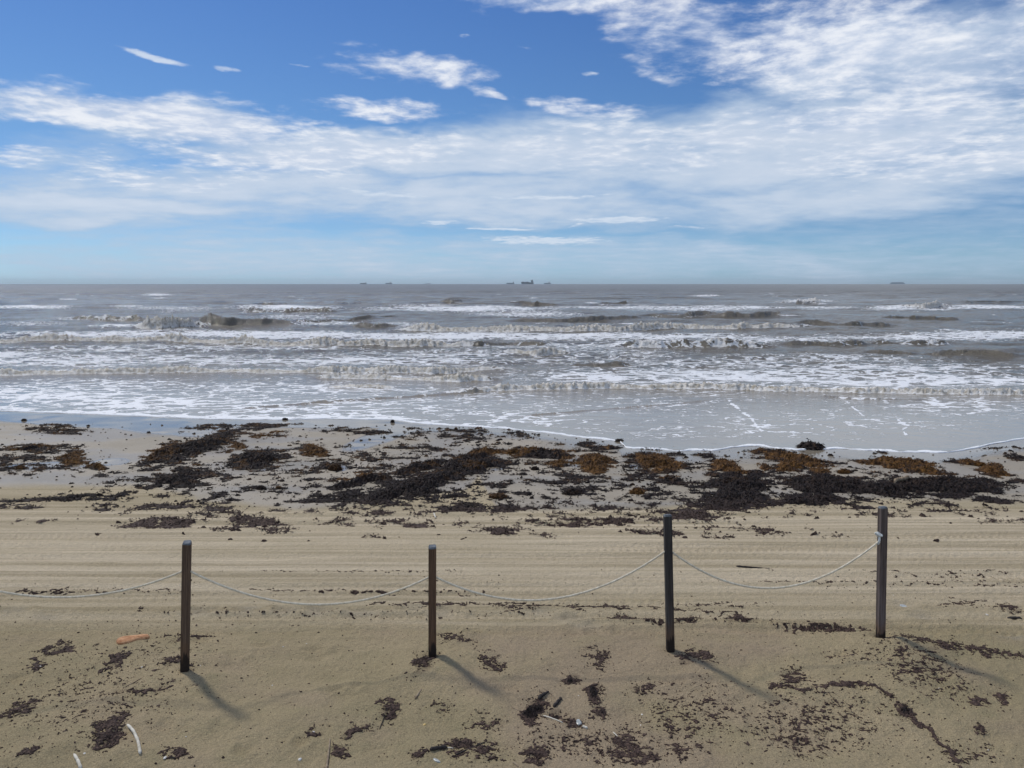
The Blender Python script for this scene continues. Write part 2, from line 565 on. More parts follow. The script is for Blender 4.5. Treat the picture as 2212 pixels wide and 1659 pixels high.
def mat_post(name, dark, light, stain_h):
    """weathered timber: long grain, checks, knots, wet dark foot, rust-brown tide band"""
    m, T, b, out = new_mat(name)
    tc = T.n('ShaderNodeTexCoord')
    O = tc.outputs['Object']
    g = T.noise(T.mapping(O, sc=(60, 60, 1.6)), 1.0, 6, 0.65, 0.8)['Fac']
    g2 = T.noise(T.mapping(O, sc=(5, 5, 1.3)), 1.0, 4, 0.6)['Fac']
    A = attr(T, 'wood')        # R wet foot
    col = T.mix(T.ramp(g, 0.3, 0.72), (*dark, 1), (*light, 1))
    col = T.mix(T.math('MULTIPLY', T.ramp(g2, 0.45, 0.7), 0.45), col, (0.10, 0.055, 0.032, 1))
    sep = T.n('ShaderNodeSeparateXYZ'); T.nt.links.new(O, sep.inputs[0])
    z = T.math('ADD', sep.outputs[2], T.math('MULTIPLY', T.math('SUBTRACT', T.noise(T.mapping(O, sc=(22, 22, 2)), 1.0, 3, 0.6)['Fac'], 0.5), 0.35))
    col = T.mix(T.ramp(z, stain_h * 2.4, stain_h * 1.2, 0, 0.55), col, (0.13, 0.075, 0.040, 1))
    col = T.mix(T.ramp(z, stain_h * 1.15, stain_h * 0.85, 0, 0.9), col, (0.016, 0.012, 0.010, 1))
    T.put(b.inputs['Base Color'], col)
    b.inputs['Roughness'].default_value = 0.8
    b.inputs['Specular IOR Level'].default_value = 0.25
    bump = T.n('ShaderNodeBump'); bump.inputs['Distance'].default_value = 0.004; bump.inputs['Strength'].default_value = 0.9
    T.put(bump.inputs['Height'], g)
    T.nt.links.new(bump.outputs[0], b.inputs['Normal'])
    return m


M_SAND = mat_sand(); M_WATER = mat_water(); M_WEED = mat_weed()

# ------------------------------------------------------------------ the sand
POSTS = [   # X base, Y base, X top, Y top, yaw deg, dark, light
    (399, 1449, 404, 1172, 15), (934, 1420, 934, 1181, 4), (1448, 1406, 1442, 1113, 3), (1902, 1380, 1907, 1096, 8),
]
post_xy = [on_sand(p[0], p[1]) for p in POSTS]


def tyre_warp(x, y):
    return y + 0.05 * fbm(x * 0.22, y * 0.3, 3, 91) + 0.012 * x * 0 - 0.02 * np.sin(x * 0.21 + 0.6)


RUTS = [(8.05, .10, .020), (8.42, .08, .016), (8.62, .07, .010), (8.95, .22, .022), (9.28, .10, .018), (9.62, .13, .016), (10.35, .12, .012),
        (10.75, .16, .016), (11.3, .14, .012), (11.9, .18, .014), (12.35, .16, .010), (12.8, .2, .012), (13.4, .2, .008), (9.1, .05, .010), (8.25, .05, .012)]
DENTS = []
for _ in range(46):       # foot prints and hollows
    DENTS.append((rng.uniform(-6, 6.5), rng.uniform(5.0, 8.1), rng.uniform(.06, .13), rng.uniform(.05, .09), rng.uniform(.012, .028)))
for X, Y in [(2000, 1330), (1950, 1303), (2190, 1375), (1230, 1335), (1170, 1322), (1270, 1350), (110, 1330), (430, 1320), (900, 1315), (620, 1318), (690, 1320), (960, 1322), (780, 1325), (30, 1318), (540, 1316)]:
    px = on_sand(X, Y); DENTS.append((px[0], px[1], .17, .10, .026))


def sand_z(x, y, fine=True):
    z = z0(y)
    near = sstep(8.6, 7.4, y)
    z = z + near * (0.062 * fbm(x / 1.5, y / 1.0, 4, 11) + 0.024 * fbm(x / 0.35, y / 0.3, 3, 12))
    z = z + 0.012 * fbm(x / 3.0, y / 2.2, 3, 14)
    # mounds blown round the feet of the posts
    for i, (px, py) in enumerate(post_xy):
        h = (0.02, 0.07, 0.05, 0.10)[i]
        z = z + h * np.exp(-(((x - px) / 0.42) ** 2 + ((y - py + 0.1) / 0.34) ** 2))
        z = z - (0.015 + 0.4 * h) * np.exp(-(((x - px) / 0.10) ** 2 + ((y - py) / 0.10) ** 2))
    # tyre ruts parallel to the shore
    yy = tyre_warp(x, y)
    for i, (yc, w, dpt) in enumerate(RUTS):
        k = (yy - yc) / w
        lm = 0.35 + 0.65 * sstep(-0.25, 0.35, vnoise(x * 0.16 + i * 7.7, x * 0 + i, 31))
        z = z + 1.5 * lm * dpt * (-np.exp(-k ** 4) + 0.7 * np.exp(-((np.abs(k) - 1.35) / 0.35) ** 2))
        if fine and i < 9:       # tread lugs pressed into the rut floor
            lug = np.tanh(2.5 * np.sin(x * 2 * math.pi / 0.11 + 5.0 * np.abs(k))) * np.exp(-k ** 4)
            z = z + lm * 0.008 * lug * sstep(-0.3, 0.2, vnoise(x * 0.5 + i * 3, y, 33))
    if fine:
        for i in range(26):
            yc = 8.05 + (i * 0.6180339 % 1) * 4.6; w = .016 + .02 * ((i * 7) % 5) / 5
            k = (yy + .03 * math.sin(i) * x * .2 - yc) / w
            ii = np.nonzero(np.abs(k) < 3)[0]
            if len(ii):
                on = sstep(-.15, .15, vnoise(x[ii] * .13 + i * 5.1, x[ii] * 0 + i, 37))
                z[ii] += on * (.011 * (-np.exp(-k[ii] ** 2) + .6 * np.exp(-((np.abs(k[ii]) - 1.6) / .5) ** 2)) + .003 * vnoise(x[ii] / .03, y[ii] / .03, 38))
    z = z + 0.006 * sstep(8, 8.5, y) * sstep(14, 12, y) * fbm(x / 9.0, yy / 0.12, 4, 35)
    for (dx, dy, rx, ry, dp) in DENTS:
        ii = np.nonzero((np.abs(x - dx) < 3 * rx) & (np.abs(y - dy) < 3 * ry))[0]
        if len(ii):
            q = ((x[ii] - dx) / rx) ** 2 + ((y[ii] - dy) / ry) ** 2
            z[ii] += dp * (-np.exp(-q * 1.2) + 0.55 * np.exp(-((np.sqrt(q) - 1.45) / 0.4) ** 2))
    # under the water
    r = np.where(y > 1, x / np.maximum(y, 1), 0)
    s = y - shore_y(r)
    z = z - 0.06 * np.clip(s, 0, 12)
    if fine:
        z = z + 0.0075 * fbm(x / 0.13, y / 0.10, 4, 15, .6) * sstep(16, 9, y)
    return z


for _pass in range(3):          # stand the posts where they meet the real surface
    for i, p in enumerate(POSTS):
        zz_ = float(sand_z(np.array([post_xy[i][0]]), np.array([post_xy[i][1]]), False)[0])
        d_ = pix_dir(p[0], p[1]); t_ = (CAM_H - zz_) / -d_[2]
        post_xy[i] = np.array([d_[0] * t_, d_[1] * t_])

# seaweed and dark tyre track line layout in the photograph (2212 units)
WRACK = [
    (425, 968, 110, 17, -17, 1.0), (350, 980, 55, 16, -25, .95), (530, 922, 115, 5, -2, .65), (575, 940, 38, 6, -5, .75), (555, 994, 66, 19, -8, 1.0),
    (512, 964, 26, 8, -30, .7), (680, 976, 34, 18, 10, .85), (700, 1010, 32, 8, 0, .8), (385, 1036, 80, 22, -10, .85), (345, 1008, 50, 10, 0, .6),
    (70, 970, 75, 8, 0, .85), (65, 989, 32, 6, 0, .75), (155, 990, 32, 17, -20, .85), (208, 1012, 40, 8, 12, .9), (125, 928, 60, 11, 5, .62), (15, 995, 25, 20, 0, .6),
    (130, 1077, 140, 6, -3, .72), (222, 1096, 40, 7, -6, .6), (368, 1092, 100, 11, -5, .72), (350, 1128, 105, 10, -4, .74), (545, 1122, 75, 17, 10, .8),
    (510, 1140, 50, 8, -8, .6), (30, 1095, 60, 4, 0, .5), (80, 1128, 40, 4, 0, .55), (260, 1071, 40, 6, -20, .7), (100, 1010, 120, 20, 0, .42),
    (785, 1040, 80, 13, -12, 1.0), (905, 1013, 65, 11, -16, 1.0), (1025, 991, 80, 11, -14, 1.05), (1165, 981, 90, 9, 2, 1.05),
    (905, 1050, 120, 24, -14, 1.0), (1020, 1010, 100, 17, -6, 1.0), (830, 1075, 70, 17, -10, .95), (740, 1075, 100, 10, -4, .75), (960, 1075, 60, 14, -15, .7),
    (1280, 1002, 52, 20, 10, 1.0), (1210, 1005, 34, 9, 0, .75), (1422, 1002, 62, 17, 8, .98), (1232, 1059, 30, 6, 0, .8), (1378, 1060, 20, 6, 0, .85),
    (1440, 1038, 46, 11, 4, .8), (1330, 1040, 180, 40, 0, .40), (1240, 1040, 60, 20, 0, .45), (1000, 1096, 66, 11, -3, .85), (1095, 1097, 46, 11, -3, .8), (1168, 1093, 50, 6, 3, .7),
    (828, 1110, 36, 10, -3, .8), (912, 1106, 22, 5, 0, .72), (1096, 1143, 64, 8, 4, .72), (1240, 1130, 60, 9, -5, .8), (1340, 1122, 70, 11, -4, .8), (898, 1133, 34, 6, 8, .6),
    (1185, 1158, 40, 4, 0, .5), (820, 1160, 40, 4, 0, .45), (1270, 960, 26, 6, 0, .65), (1310, 968, 28, 5, 0, .8), (1385, 985, 28, 5, 0, .8), (900, 965, 60, 5, 0, .55), (760, 995, 80, 12, -5, .55),
    (800, 935, 50, 4, 0, .7), (740, 930, 60, 8, 0, .5), (1000, 940, 160, 18, 0, .34),
    (1655, 977, 66, 4, 0, .75), (1715, 995, 90, 12, 9, 1.0), (1645, 1006, 24, 6, 0, .85), (1700, 1012, 42, 7, 0, .9), (1780, 1018, 28, 6, 0, .85), (1826, 1018, 18, 5, 0, .8),
    (1930, 1003, 84, 10, 4, .98), (2000, 1018, 80, 8, 4, .85), (2145, 1018, 36, 13, 10, 1.0), (2090, 1000, 50, 6, 8, .8), (1575, 1012, 40, 12, 15, .9), (1525, 985, 20, 4, 0, .5),
    (1600, 1045, 74, 28, 4, 1.0), (1590, 1080, 80, 20, 4, .9), (1790, 1048, 120, 20, 2, 1.05), (1760, 1078, 100, 15, -3, .92), (2030, 1052, 150, 20, 2, 1.08), (1910, 1058, 110, 17, 4, .95),
    (1560, 1090, 110, 13, -3, .85), (1490, 1108, 70, 11, 3, .8), (2130, 1082, 70, 9, 5, .6), (2190, 1100, 50, 5, 5, .6), (2195, 1040, 40, 6, 0, .7), (2150, 970, 80, 5, 0, .3),
    (1560, 1120, 60, 5, -3, .6), (1440, 1120, 50, 7, 0, .6), (2190, 990, 40, 6, 0, .6), (1900, 978, 30, 3, 0, .5), (1990, 1100, 200, 20, 0, .30), (1600, 1150, 300, 15, 0, .28),
    (1100, 1050, 1100, 110, 0, .26), (2180, 1128, 60, 5, 3, .35),
]
GOLD = [
    (330, 978, 45, 16, -25, 1), (390, 965, 60, 8, -30, .8), (575, 940, 40, 9, -5, 1), (512, 966, 30, 14, -20, .9), (680, 976, 36, 22, 10, 1), (155, 992, 34, 20, -20, 1), (208, 1012, 44, 10, 12, .7),
    (70, 968, 80, 10, 0, .6), (780, 1030, 80, 10, -12, 1), (900, 1004, 80, 8, -16, .6), (1100, 980, 110, 9, -6, .9), (1200, 976, 60, 8, 4, .9), (1280, 1002, 60, 24, 10, 1), (1210, 1002, 40, 9, 0, .8),
    (1422, 1002, 66, 20, 8, 1), (1378, 1060, 24, 7, 0, 1), (1440, 1035, 40, 12, 0, .7), (1715, 995, 100, 14, 9, 1), (1645, 1006, 28, 8, 0, 1), (1700, 1014, 44, 9, 0, .9), (1790, 1018, 50, 9, 0, 1),
    (1940, 1004, 110, 13, 4, 1), (2010, 1020, 80, 8, 4, .9), (2145, 1018, 40, 16, 10, 1), (2090, 1000, 50, 8, 8, .8), (1575, 1010, 44, 14, 15, 1), (1990, 1030, 70, 6, 4, .6), (740, 960, 120, 40, 0, .3), (1310, 968, 30, 6, 0, .5),
    (300, 1045, 60, 12, 0, .3), (1050, 1108, 50, 3, 0, .4)]
LITTER = [
    (125, 1402, 38, 12, -15, .85), (76, 1440, 24, 14, -40, .7), (250, 1430, 34, 12, -30, .85), (45, 1525, 55, 16, -20, .7), (320, 1495, 70, 10, -10, .62), (240, 1570, 62, 22, -40, .8), (235, 1600, 45, 18, -30, .9),
    (64, 1632, 28, 9, -20, .8), (384, 1628, 32, 14, 0, .75), (364, 1436, 24, 12, 0, .7), (412, 1448, 12, 7, 0, .8), (410, 1376, 60, 8, 0, .6), (916, 1440, 34, 16, -35, .95), (985, 1384, 44, 10, 10, .75), (1060, 1434, 34, 20, 30, .7),
    (840, 1535, 24, 30, 40, .8), (768, 1580, 46, 9, -15, .75), (735, 1618, 26, 13, 0, .85), (672, 1580, 26, 10, -30, .7), (903, 1632, 20, 13, 0, .85), (1030, 1622, 70, 30, 0, .62), (1000, 1605, 40, 15, 0, .9), (1050, 1560, 50, 22, 0, .55),
    (950, 1525, 40, 10, 0, .5), (1370, 1336, 90, 6, 4, .8), (1480, 1342, 40, 9, 0, .85), (1597, 1340, 50, 8, 0, .85), (1320, 1310, 45, 5, 0, .7), (1290, 1420, 34, 24, 30, .62), (1480, 1430, 28, 9, 0, .8), (1510, 1428, 36, 14, 10, .85),
    (1237, 1465, 18, 11, 0, .95), (1284, 1495, 20, 26, 10, 1.05), (1295, 1535, 18, 16, 0, .9), (1152, 1535, 24, 34, 30, 1.1), (1200, 1540, 24, 12, 0, .95), (1390, 1484, 40, 16, -10, .7), (1350, 1592, 26, 30, 20, .8), (1240, 1556, 40, 12, 10, .75),
    (1370, 1630, 90, 26, 0, .72), (1160, 1625, 32, 32, 0, .85), (1250, 1600, 150, 40, 0, .45), (1780, 1356, 110, 8, 5, .75), (2030, 1398, 60, 12, 8, .75), (2140, 1415, 60, 8, 8, .6), (1952, 1535, 20, 20, 20, 1.0), (1710, 1470, 30, 34, 35, .75),
    (2165, 1503, 14, 22, -30, .7), (2107, 1514, 26, 14, 20, .75), (2114, 1580, 12, 14, 0, .9), (1725, 1602, 60, 30, 0, .55), (2180, 1315, 30, 10, 20, .8), (1990, 1450, 140, 60, 20, .48), (1750, 1560, 200, 90, 0, .42), (1850, 1420, 80, 14, 0, .45), (2090, 1630, 90, 30, 0, .45),
    (1500, 1550, 160, 80, 0, .42), (1460, 1620, 100, 30, 0, .5), (220, 1500, 300, 120, -20, .30), (1550, 1305, 120, 5, 0, .45), (2080, 1300, 80, 8, 0, .5), (950, 1304, 100, 5, 0, .8), (1130, 1310, 70, 6, 0, .6), (620, 1225, 100, 3, 0, .4), (1640, 1225, 40, 3, 0, .7),
]
LITTER_TRACK_L = [([(1800, 1480), (1860, 1484), (1930, 1512)], 6, .95), ([(1950, 1540), (1976, 1560), (2014, 1576), (2050, 1620), (2084, 1662)], 6, .95),
            ([(1663, 1485), (1720, 1500), (1800, 1484)], 6, .7), ([(1940, 1388), (2040, 1392), (2140, 1408), (2212, 1422)], 5, .7), ([(1690, 1350), (1800, 1356), (1895, 1368)], 3, .6),
            ([(0, 1214), (300, 1212), (560, 1210), (820, 1207)], 1.6, .50), ([(0, 1278), (200, 1276), (410, 1274)], 2, .58), ([(540, 1272), (700, 1276), (900, 1279), (1060, 1280)], 1.6, .66),  # from here on: dark tread rows of the tyre tracks, made as weed litter
            ([(800, 1303), (960, 1304), (1100, 1303), (1300, 1312)], 2.6, .66), ([(1240, 1189), (1400, 1193), (1560, 1200)], 1.5, .62), ([(1900, 1210), (2100, 1212), (2212, 1212)], 1.6, .5),
            ([(1640, 1255), (1900, 1262), (2212, 1262)], 1.6, .56), ([(560, 1232), (760, 1236), (1000, 1230)], 1.6, .48), ([(1340, 1306), (1440, 1316), (1600, 1326)], 2, .62), ([(300, 1320), (900, 1330), (1200, 1322)], 1.5, .44),
            ([(0, 1192), (500, 1190), (900, 1193)], 1.3, .42), ([(1850, 1235), (2000, 1240), (2200, 1236)], 1.4, .5)]


def sand_attrs(x, y, z):
    X, Y = proj(x, y, z)
    r = np.where(y > 1, x / np.maximum(y, 1), 0)
    s = shore_y(r) - y                           # metres landward of the water's edge
    n = fbm(x / 1.4, y / 1.0, 4, 61)
    # damp sand below the last high run-up
    wetY = np.interp(X, [0, 330, 440, 640, 800, 1000, 1035, 1075, 1180, 1400, 1700, 2212], [1052, 1050, 1078, 1100, 1085, 1060, 1030, 1100, 1100, 1098, 1075, 1085])
    damp = sstep(9, -7, Y - wetY + 7 * n)
    damp = np.maximum(damp, 0)
    # film of water: near the edge and in the pools
    film = sstep(1.0, 0.25, s / (1.9 + 1.0 * n)) * 0.9
    pool = blobs(X, Y, [(330, 918, 150, 17, 6, 1.2), (120, 905, 220, 13, 4, 1.2), (620, 913, 180, 10, -2, 1.1), (850, 932, 110, 16, -20, 1.0), (760, 914, 240, 10, 0, 1.1), (100, 1006, 110, 8, -3, 1), (240, 998, 40, 7, -3, .9), (735, 1010, 16, 7, 0, 1), (1070, 1008, 26, 8, 0, 1),
                        (1260, 1000, 40, 10, 0, .9), (1360, 975, 60, 12, 30, .8), (1380, 1008, 30, 6, 0, .8), (2150, 965, 90, 10, -4, .9), (1000, 925, 160, 8, 4, .7), (1210, 945, 90, 6, 10, .7), (570, 1010, 40, 8, 0, .6), (930, 1040, 20, 5, 0, .8)])
    film = np.maximum(film, sstep(0.20, 0.50, pool + 0.14 * n))
    film = np.maximum(film, 0.30 * damp * sstep(-0.1, 0.5, fbm(x / 2.5, y / 1.2, 3, 66) + 0.2))
    drive = sstep(8.0, 8.35, y + 0.05 * n) * (0.72 + 0.28 * sstep(-.4, .4, fbm(x / 5, y / 0.35, 3, 63)))
    drive = drive * (1 - 0.45 * sstep(12.3, 13.2, y + .1 * n))
    drive = drive * (0.55 + 0.45 * sstep(8.9, 9.3, y))
    st = blobs(X, Y, LITTER)
    stain = sstep(0.52, 1.0, st + 0.5 * fbm(x / .12, y / .12, 3, 64)) * 0.5
    wr = blobs(X, Y, WRACK)
    stain = np.maximum(stain, 0.5 * sstep(0.6, 1.0, wr + 0.35 * fbm(x / .3, y / .3, 3, 65)))
    tint = sstep(0.0, 0.7, 0.6 * fbm(x / 1.0, y / 0.7, 3, 67) + 0.6 * sstep(950, 1150, X) * sstep(1290, 1350, Y) * sstep(1900, 1300, X)) * sstep(8.3, 8.0, y)
    pale = np.zeros_like(x)
    for (dx, dy, rx, ry, dp) in DENTS[46:]:
        pale = np.maximum(pale, np.exp(-(((x - dx) / (rx * 1.0)) ** 2 + ((y - dy) / (ry * 1.1)) ** 2) ** 1.5) * (0.5 + 0.5 * fbm(x / .2, y / .1, 2, 68)))
    return np.stack([damp, np.clip(film, 0, 1), drive * (1 - damp)], -1), np.stack([stain, tint, np.clip(pale, 0, 1)], -1)


def build_sand():
    u = np.concatenate([[-60, -20, -6, -3, -1.9, -1.4, -1.15], np.linspace(-1, 1, 900), [1.15, 1.4, 1.9, 3, 6, 20, 60]])
    ys = [-400, -80, -20, -5, 0, 2, 3, 3.6]
    y = 4.2
    while y < 15: ys.append(y); y += 0.0048 * y
    while y < 25: ys.append(y); y += 0.0065 * y
    ys += [25.5, 27, 30, 36, 45, 60]
    ys = np.array(ys)
    hw = 0.74 * np.clip(ys, 0, None) + 1.2
    Xg = hw[:, None] * u[None, :]
    Yg = np.repeat(ys[:, None], len(u), 1)
    x, y = Xg.ravel(), Yg.ravel()
    z = sand_z(x, y)
    a1, a2 = sand_attrs(x, y, z)
    me = np_mesh('beach_sand', np.stack([x, y, z], -1), grid_faces(len(ys), len(u)), True, {'state': a1, 'litter': a2})
    o = link('beach_sand', me, M_SAND)
    tagp(o, kind='structure')
    return o


build_sand()

# ------------------------------------------------------------------ the sea
# breaking and unbroken waves: crest line in the photograph, height m, foamy?, steepness
ROLL = [
    ([(1000, 852), (1060, 846), (1300, 838), (1500, 840), (1700, 845), (1900, 850), (2212, 856), (2500, 862)], .26, 1.0, 1.0),
    ([(540, 885), (700, 872), (850, 862), (1000, 852), (1060, 847)], .07, 0.25, 1.0),
    ([(1130, 903), (1300, 888), (1420, 878), (1520, 868)], .04, 0.15, 1.0),
    ([(1780, 858), (1850, 864), (2000, 866)], .06, 0.35, 1.0),
    ([(-300, 812), (0, 811), (200, 808), (450, 806), (700, 805), (880, 806), (970, 806), (1070, 800)], .30, 1.0, 1.0),
    ([(700, 818), (850, 820), (980, 826), (1055, 824)], .26, 1.0, 1.0),
    ([(715, 838), (790, 838), (845, 840)], .14, 1.0, 1.0),
    ([(-300, 742), (0, 741), (200, 738), (400, 740), (520, 744), (700, 746), (900, 747), (1020, 745)], .50, 1.0, 1.0),
    ([(1020, 745), (1100, 742), (1180, 746)], .25, 0.1, 1.3),
    ([(870, 712), (1000, 714), (1200, 717), (1330, 716), (1450, 710), (1600, 712), (1720, 708)], .62, 1.0, 1.0),
    ([(1100, 764), (1160, 767), (1225, 764)], .42, 1.0, 1.0),
    ([(1350, 753), (1450, 753), (1550, 752), (1645, 751)], .55, 0.55, 1.1),
    ([(300, 712), (350, 713), (420, 709)], 1.15, 1.0, 1.0),
    ([(425, 704), (480, 706), (560, 704), (590, 702)], 1.05, 0.0, 1.2),
    ([(150, 690), (240, 692), (300, 692)], .55, 0.35, 1.0),
    ([(1245, 792), (1290, 794), (1350, 792)], .22, 0.05, 1.3),
    ([(1420, 684), (1470, 686), (1520, 684)], .85, 0.0, 1.3),
    ([(1530, 686), (1620, 686), (1700, 684)], .75, 0.0, 1.5),
    ([(1120, 694), (1200, 697), (1290, 694), (1370, 690)], .6, 0.0, 1.5),
    ([(1750, 702), (1830, 706), (1900, 704)], .75, 0.1, 1.3),
    ([(1930, 690), (1980, 694), (2050, 694)], .65, 0.0, 1.4),
    ([(1640, 706), (1680, 708), (1730, 706)], .55, 0.2, 1.3),
    ([(560, 658), (580, 659), (610, 658)], 1.1, 0.2, 1.2), ([(930, 657), (975, 659), (1010, 657)], 1.1, 0.15, 1.2), ([(1095, 658), (1150, 660), (1215, 660)], 1.1, 0.0, 1.2),
    ([(1290, 658), (1330, 659), (1370, 658)], .9, 0.0, 1.2), ([(1690, 655), (1740, 657), (1800, 655)], 1.1, 0.8, 1.2), ([(2090, 654), (2150, 657), (2260, 655)], 1.4, 0.0, 1.2),
    ([(1960, 664), (2000, 665), (2040, 663)], .8, 0.9, 1.2), ([(1330, 642), (1380, 643), (1420, 642)], .9, 0.0, 1.3), ([(1020, 641), (1050, 642), (1090, 641)], .9, 0.0, 1.3),
    ([(430, 641), (470, 642), (500, 641)], .9, 0.0, 1.3), ([(720, 655), (750, 657), (790, 655)], .8, 0.2, 1.3), ([(1750, 632), (1800, 633), (1860, 632)], 1.0, 0, 1.3),
    ([(1900, 742), (1960, 744), (2050, 743)], .3, 0.3, 1.4), ([(1880, 760), (1980, 764), (2100, 768), (2212, 774)], .3, 0.0, 1.6), ([(1700, 746), (1800, 749), (1880, 747)], .35, 0.15, 1.3),
    ([(520, 672), (620, 677), (720, 676)], .6, 0.3, 1.3), ([(780, 704), (810, 706), (840, 704)], .6, 0.1, 1.2), ([(640, 700), (760, 692), (850, 686)], .35, 0, 1.6),
]
FOAM = [
    (150, 862, 330, 26, 2, .58), (450, 872, 300, 24, 2, .55), (200, 838, 350, 18, 0, .44), (800, 880, 300, 22, 0, .42), (600, 840, 300, 16, 0, .42), (1100, 905, 250, 20, 4, .40), (1400, 930, 250, 30, 0, .24),
    (1750, 915, 500, 50, 0, .19), (2080, 880, 200, 25, 0, .36), (1000, 860, 1300, 60, 0, .20),
    (1600, 812, 480, 18, 0, .62), (2000, 822, 350, 17, 0, .66), (1350, 815, 200, 15, 0, .56), (1900, 795, 400, 10, 0, .55), (1560, 785, 260, 12, 0, .50),
    (150, 778, 320, 14, 0, .60), (450, 778, 330, 12, 0, .52), (800, 780, 300, 12, 0, .58), (950, 765, 250, 10, 0, .45), (0, 765, 120, 8, 0, .62),
    (250, 724, 330, 7, 0, .72), (600, 722, 380, 8, 0, .78), (950, 726, 260, 8, 0, .76), (1250, 728, 300, 8, 0, .70), (1500, 730, 200, 8, 0, .70), (1700, 735, 150, 8, 0, .55), (1950, 728, 200, 8, 0, .66), (2130, 724, 160, 10, 0, .70),
    (1300, 748, 300, 8, 0, .55), (520, 750, 260, 8, 0, .50), (200, 755, 200, 9, 0, .42), (1800, 775, 250, 12, 0, .40),
    (1000, 668, 190, 6, 0, .74), (1130, 678, 120, 6, 0, .62), (900, 664, 110, 4, 0, .66), (620, 666, 110, 6, 0, .72), (60, 664, 90, 3.5, 0, .80), (360, 668, 110, 5, 0, .52), (1400, 664, 260, 4, 0, .55), (1570, 668, 200, 4, 0, .62), (1740, 665, 120, 3, 0, .5), (1950, 666, 80, 4, 0, .7), (2130, 664, 110, 4, 0, .72),
    (340, 637, 36, 2.2, 0, .85), (345, 645, 18, 1.5, 0, .6), (1525, 640, 34, 1.6, 0, .7), (1745, 652, 50, 2.5, 0, .8), (2020, 668, 40, 3, 0, .8), (700, 697, 90, 6, 0, .55), (160, 690, 60, 3, 0, .45), (60, 700, 90, 5, 0, .35), (250, 706, 60, 4, 0, .6),
    (880, 700, 60, 5, 0, .55), (1080, 712, 140, 6, 0, .6), (640, 684, 120, 5, 0, .35), (1250, 770, 250, 20, 0, .34), (1450, 800, 180, 12, 0, .42),
]
FOAM_L = [([(1575, 868), (1600, 890), (1622, 905), (1637, 928)], 3, .7), ([(1940, 912), (1962, 924), (1948, 934), (1957, 944)], 3, .85), ([(1830, 870), (1870, 905), (1900, 912)], 2, .55), ([(2010, 860), (2060, 890)], 4, .55)]


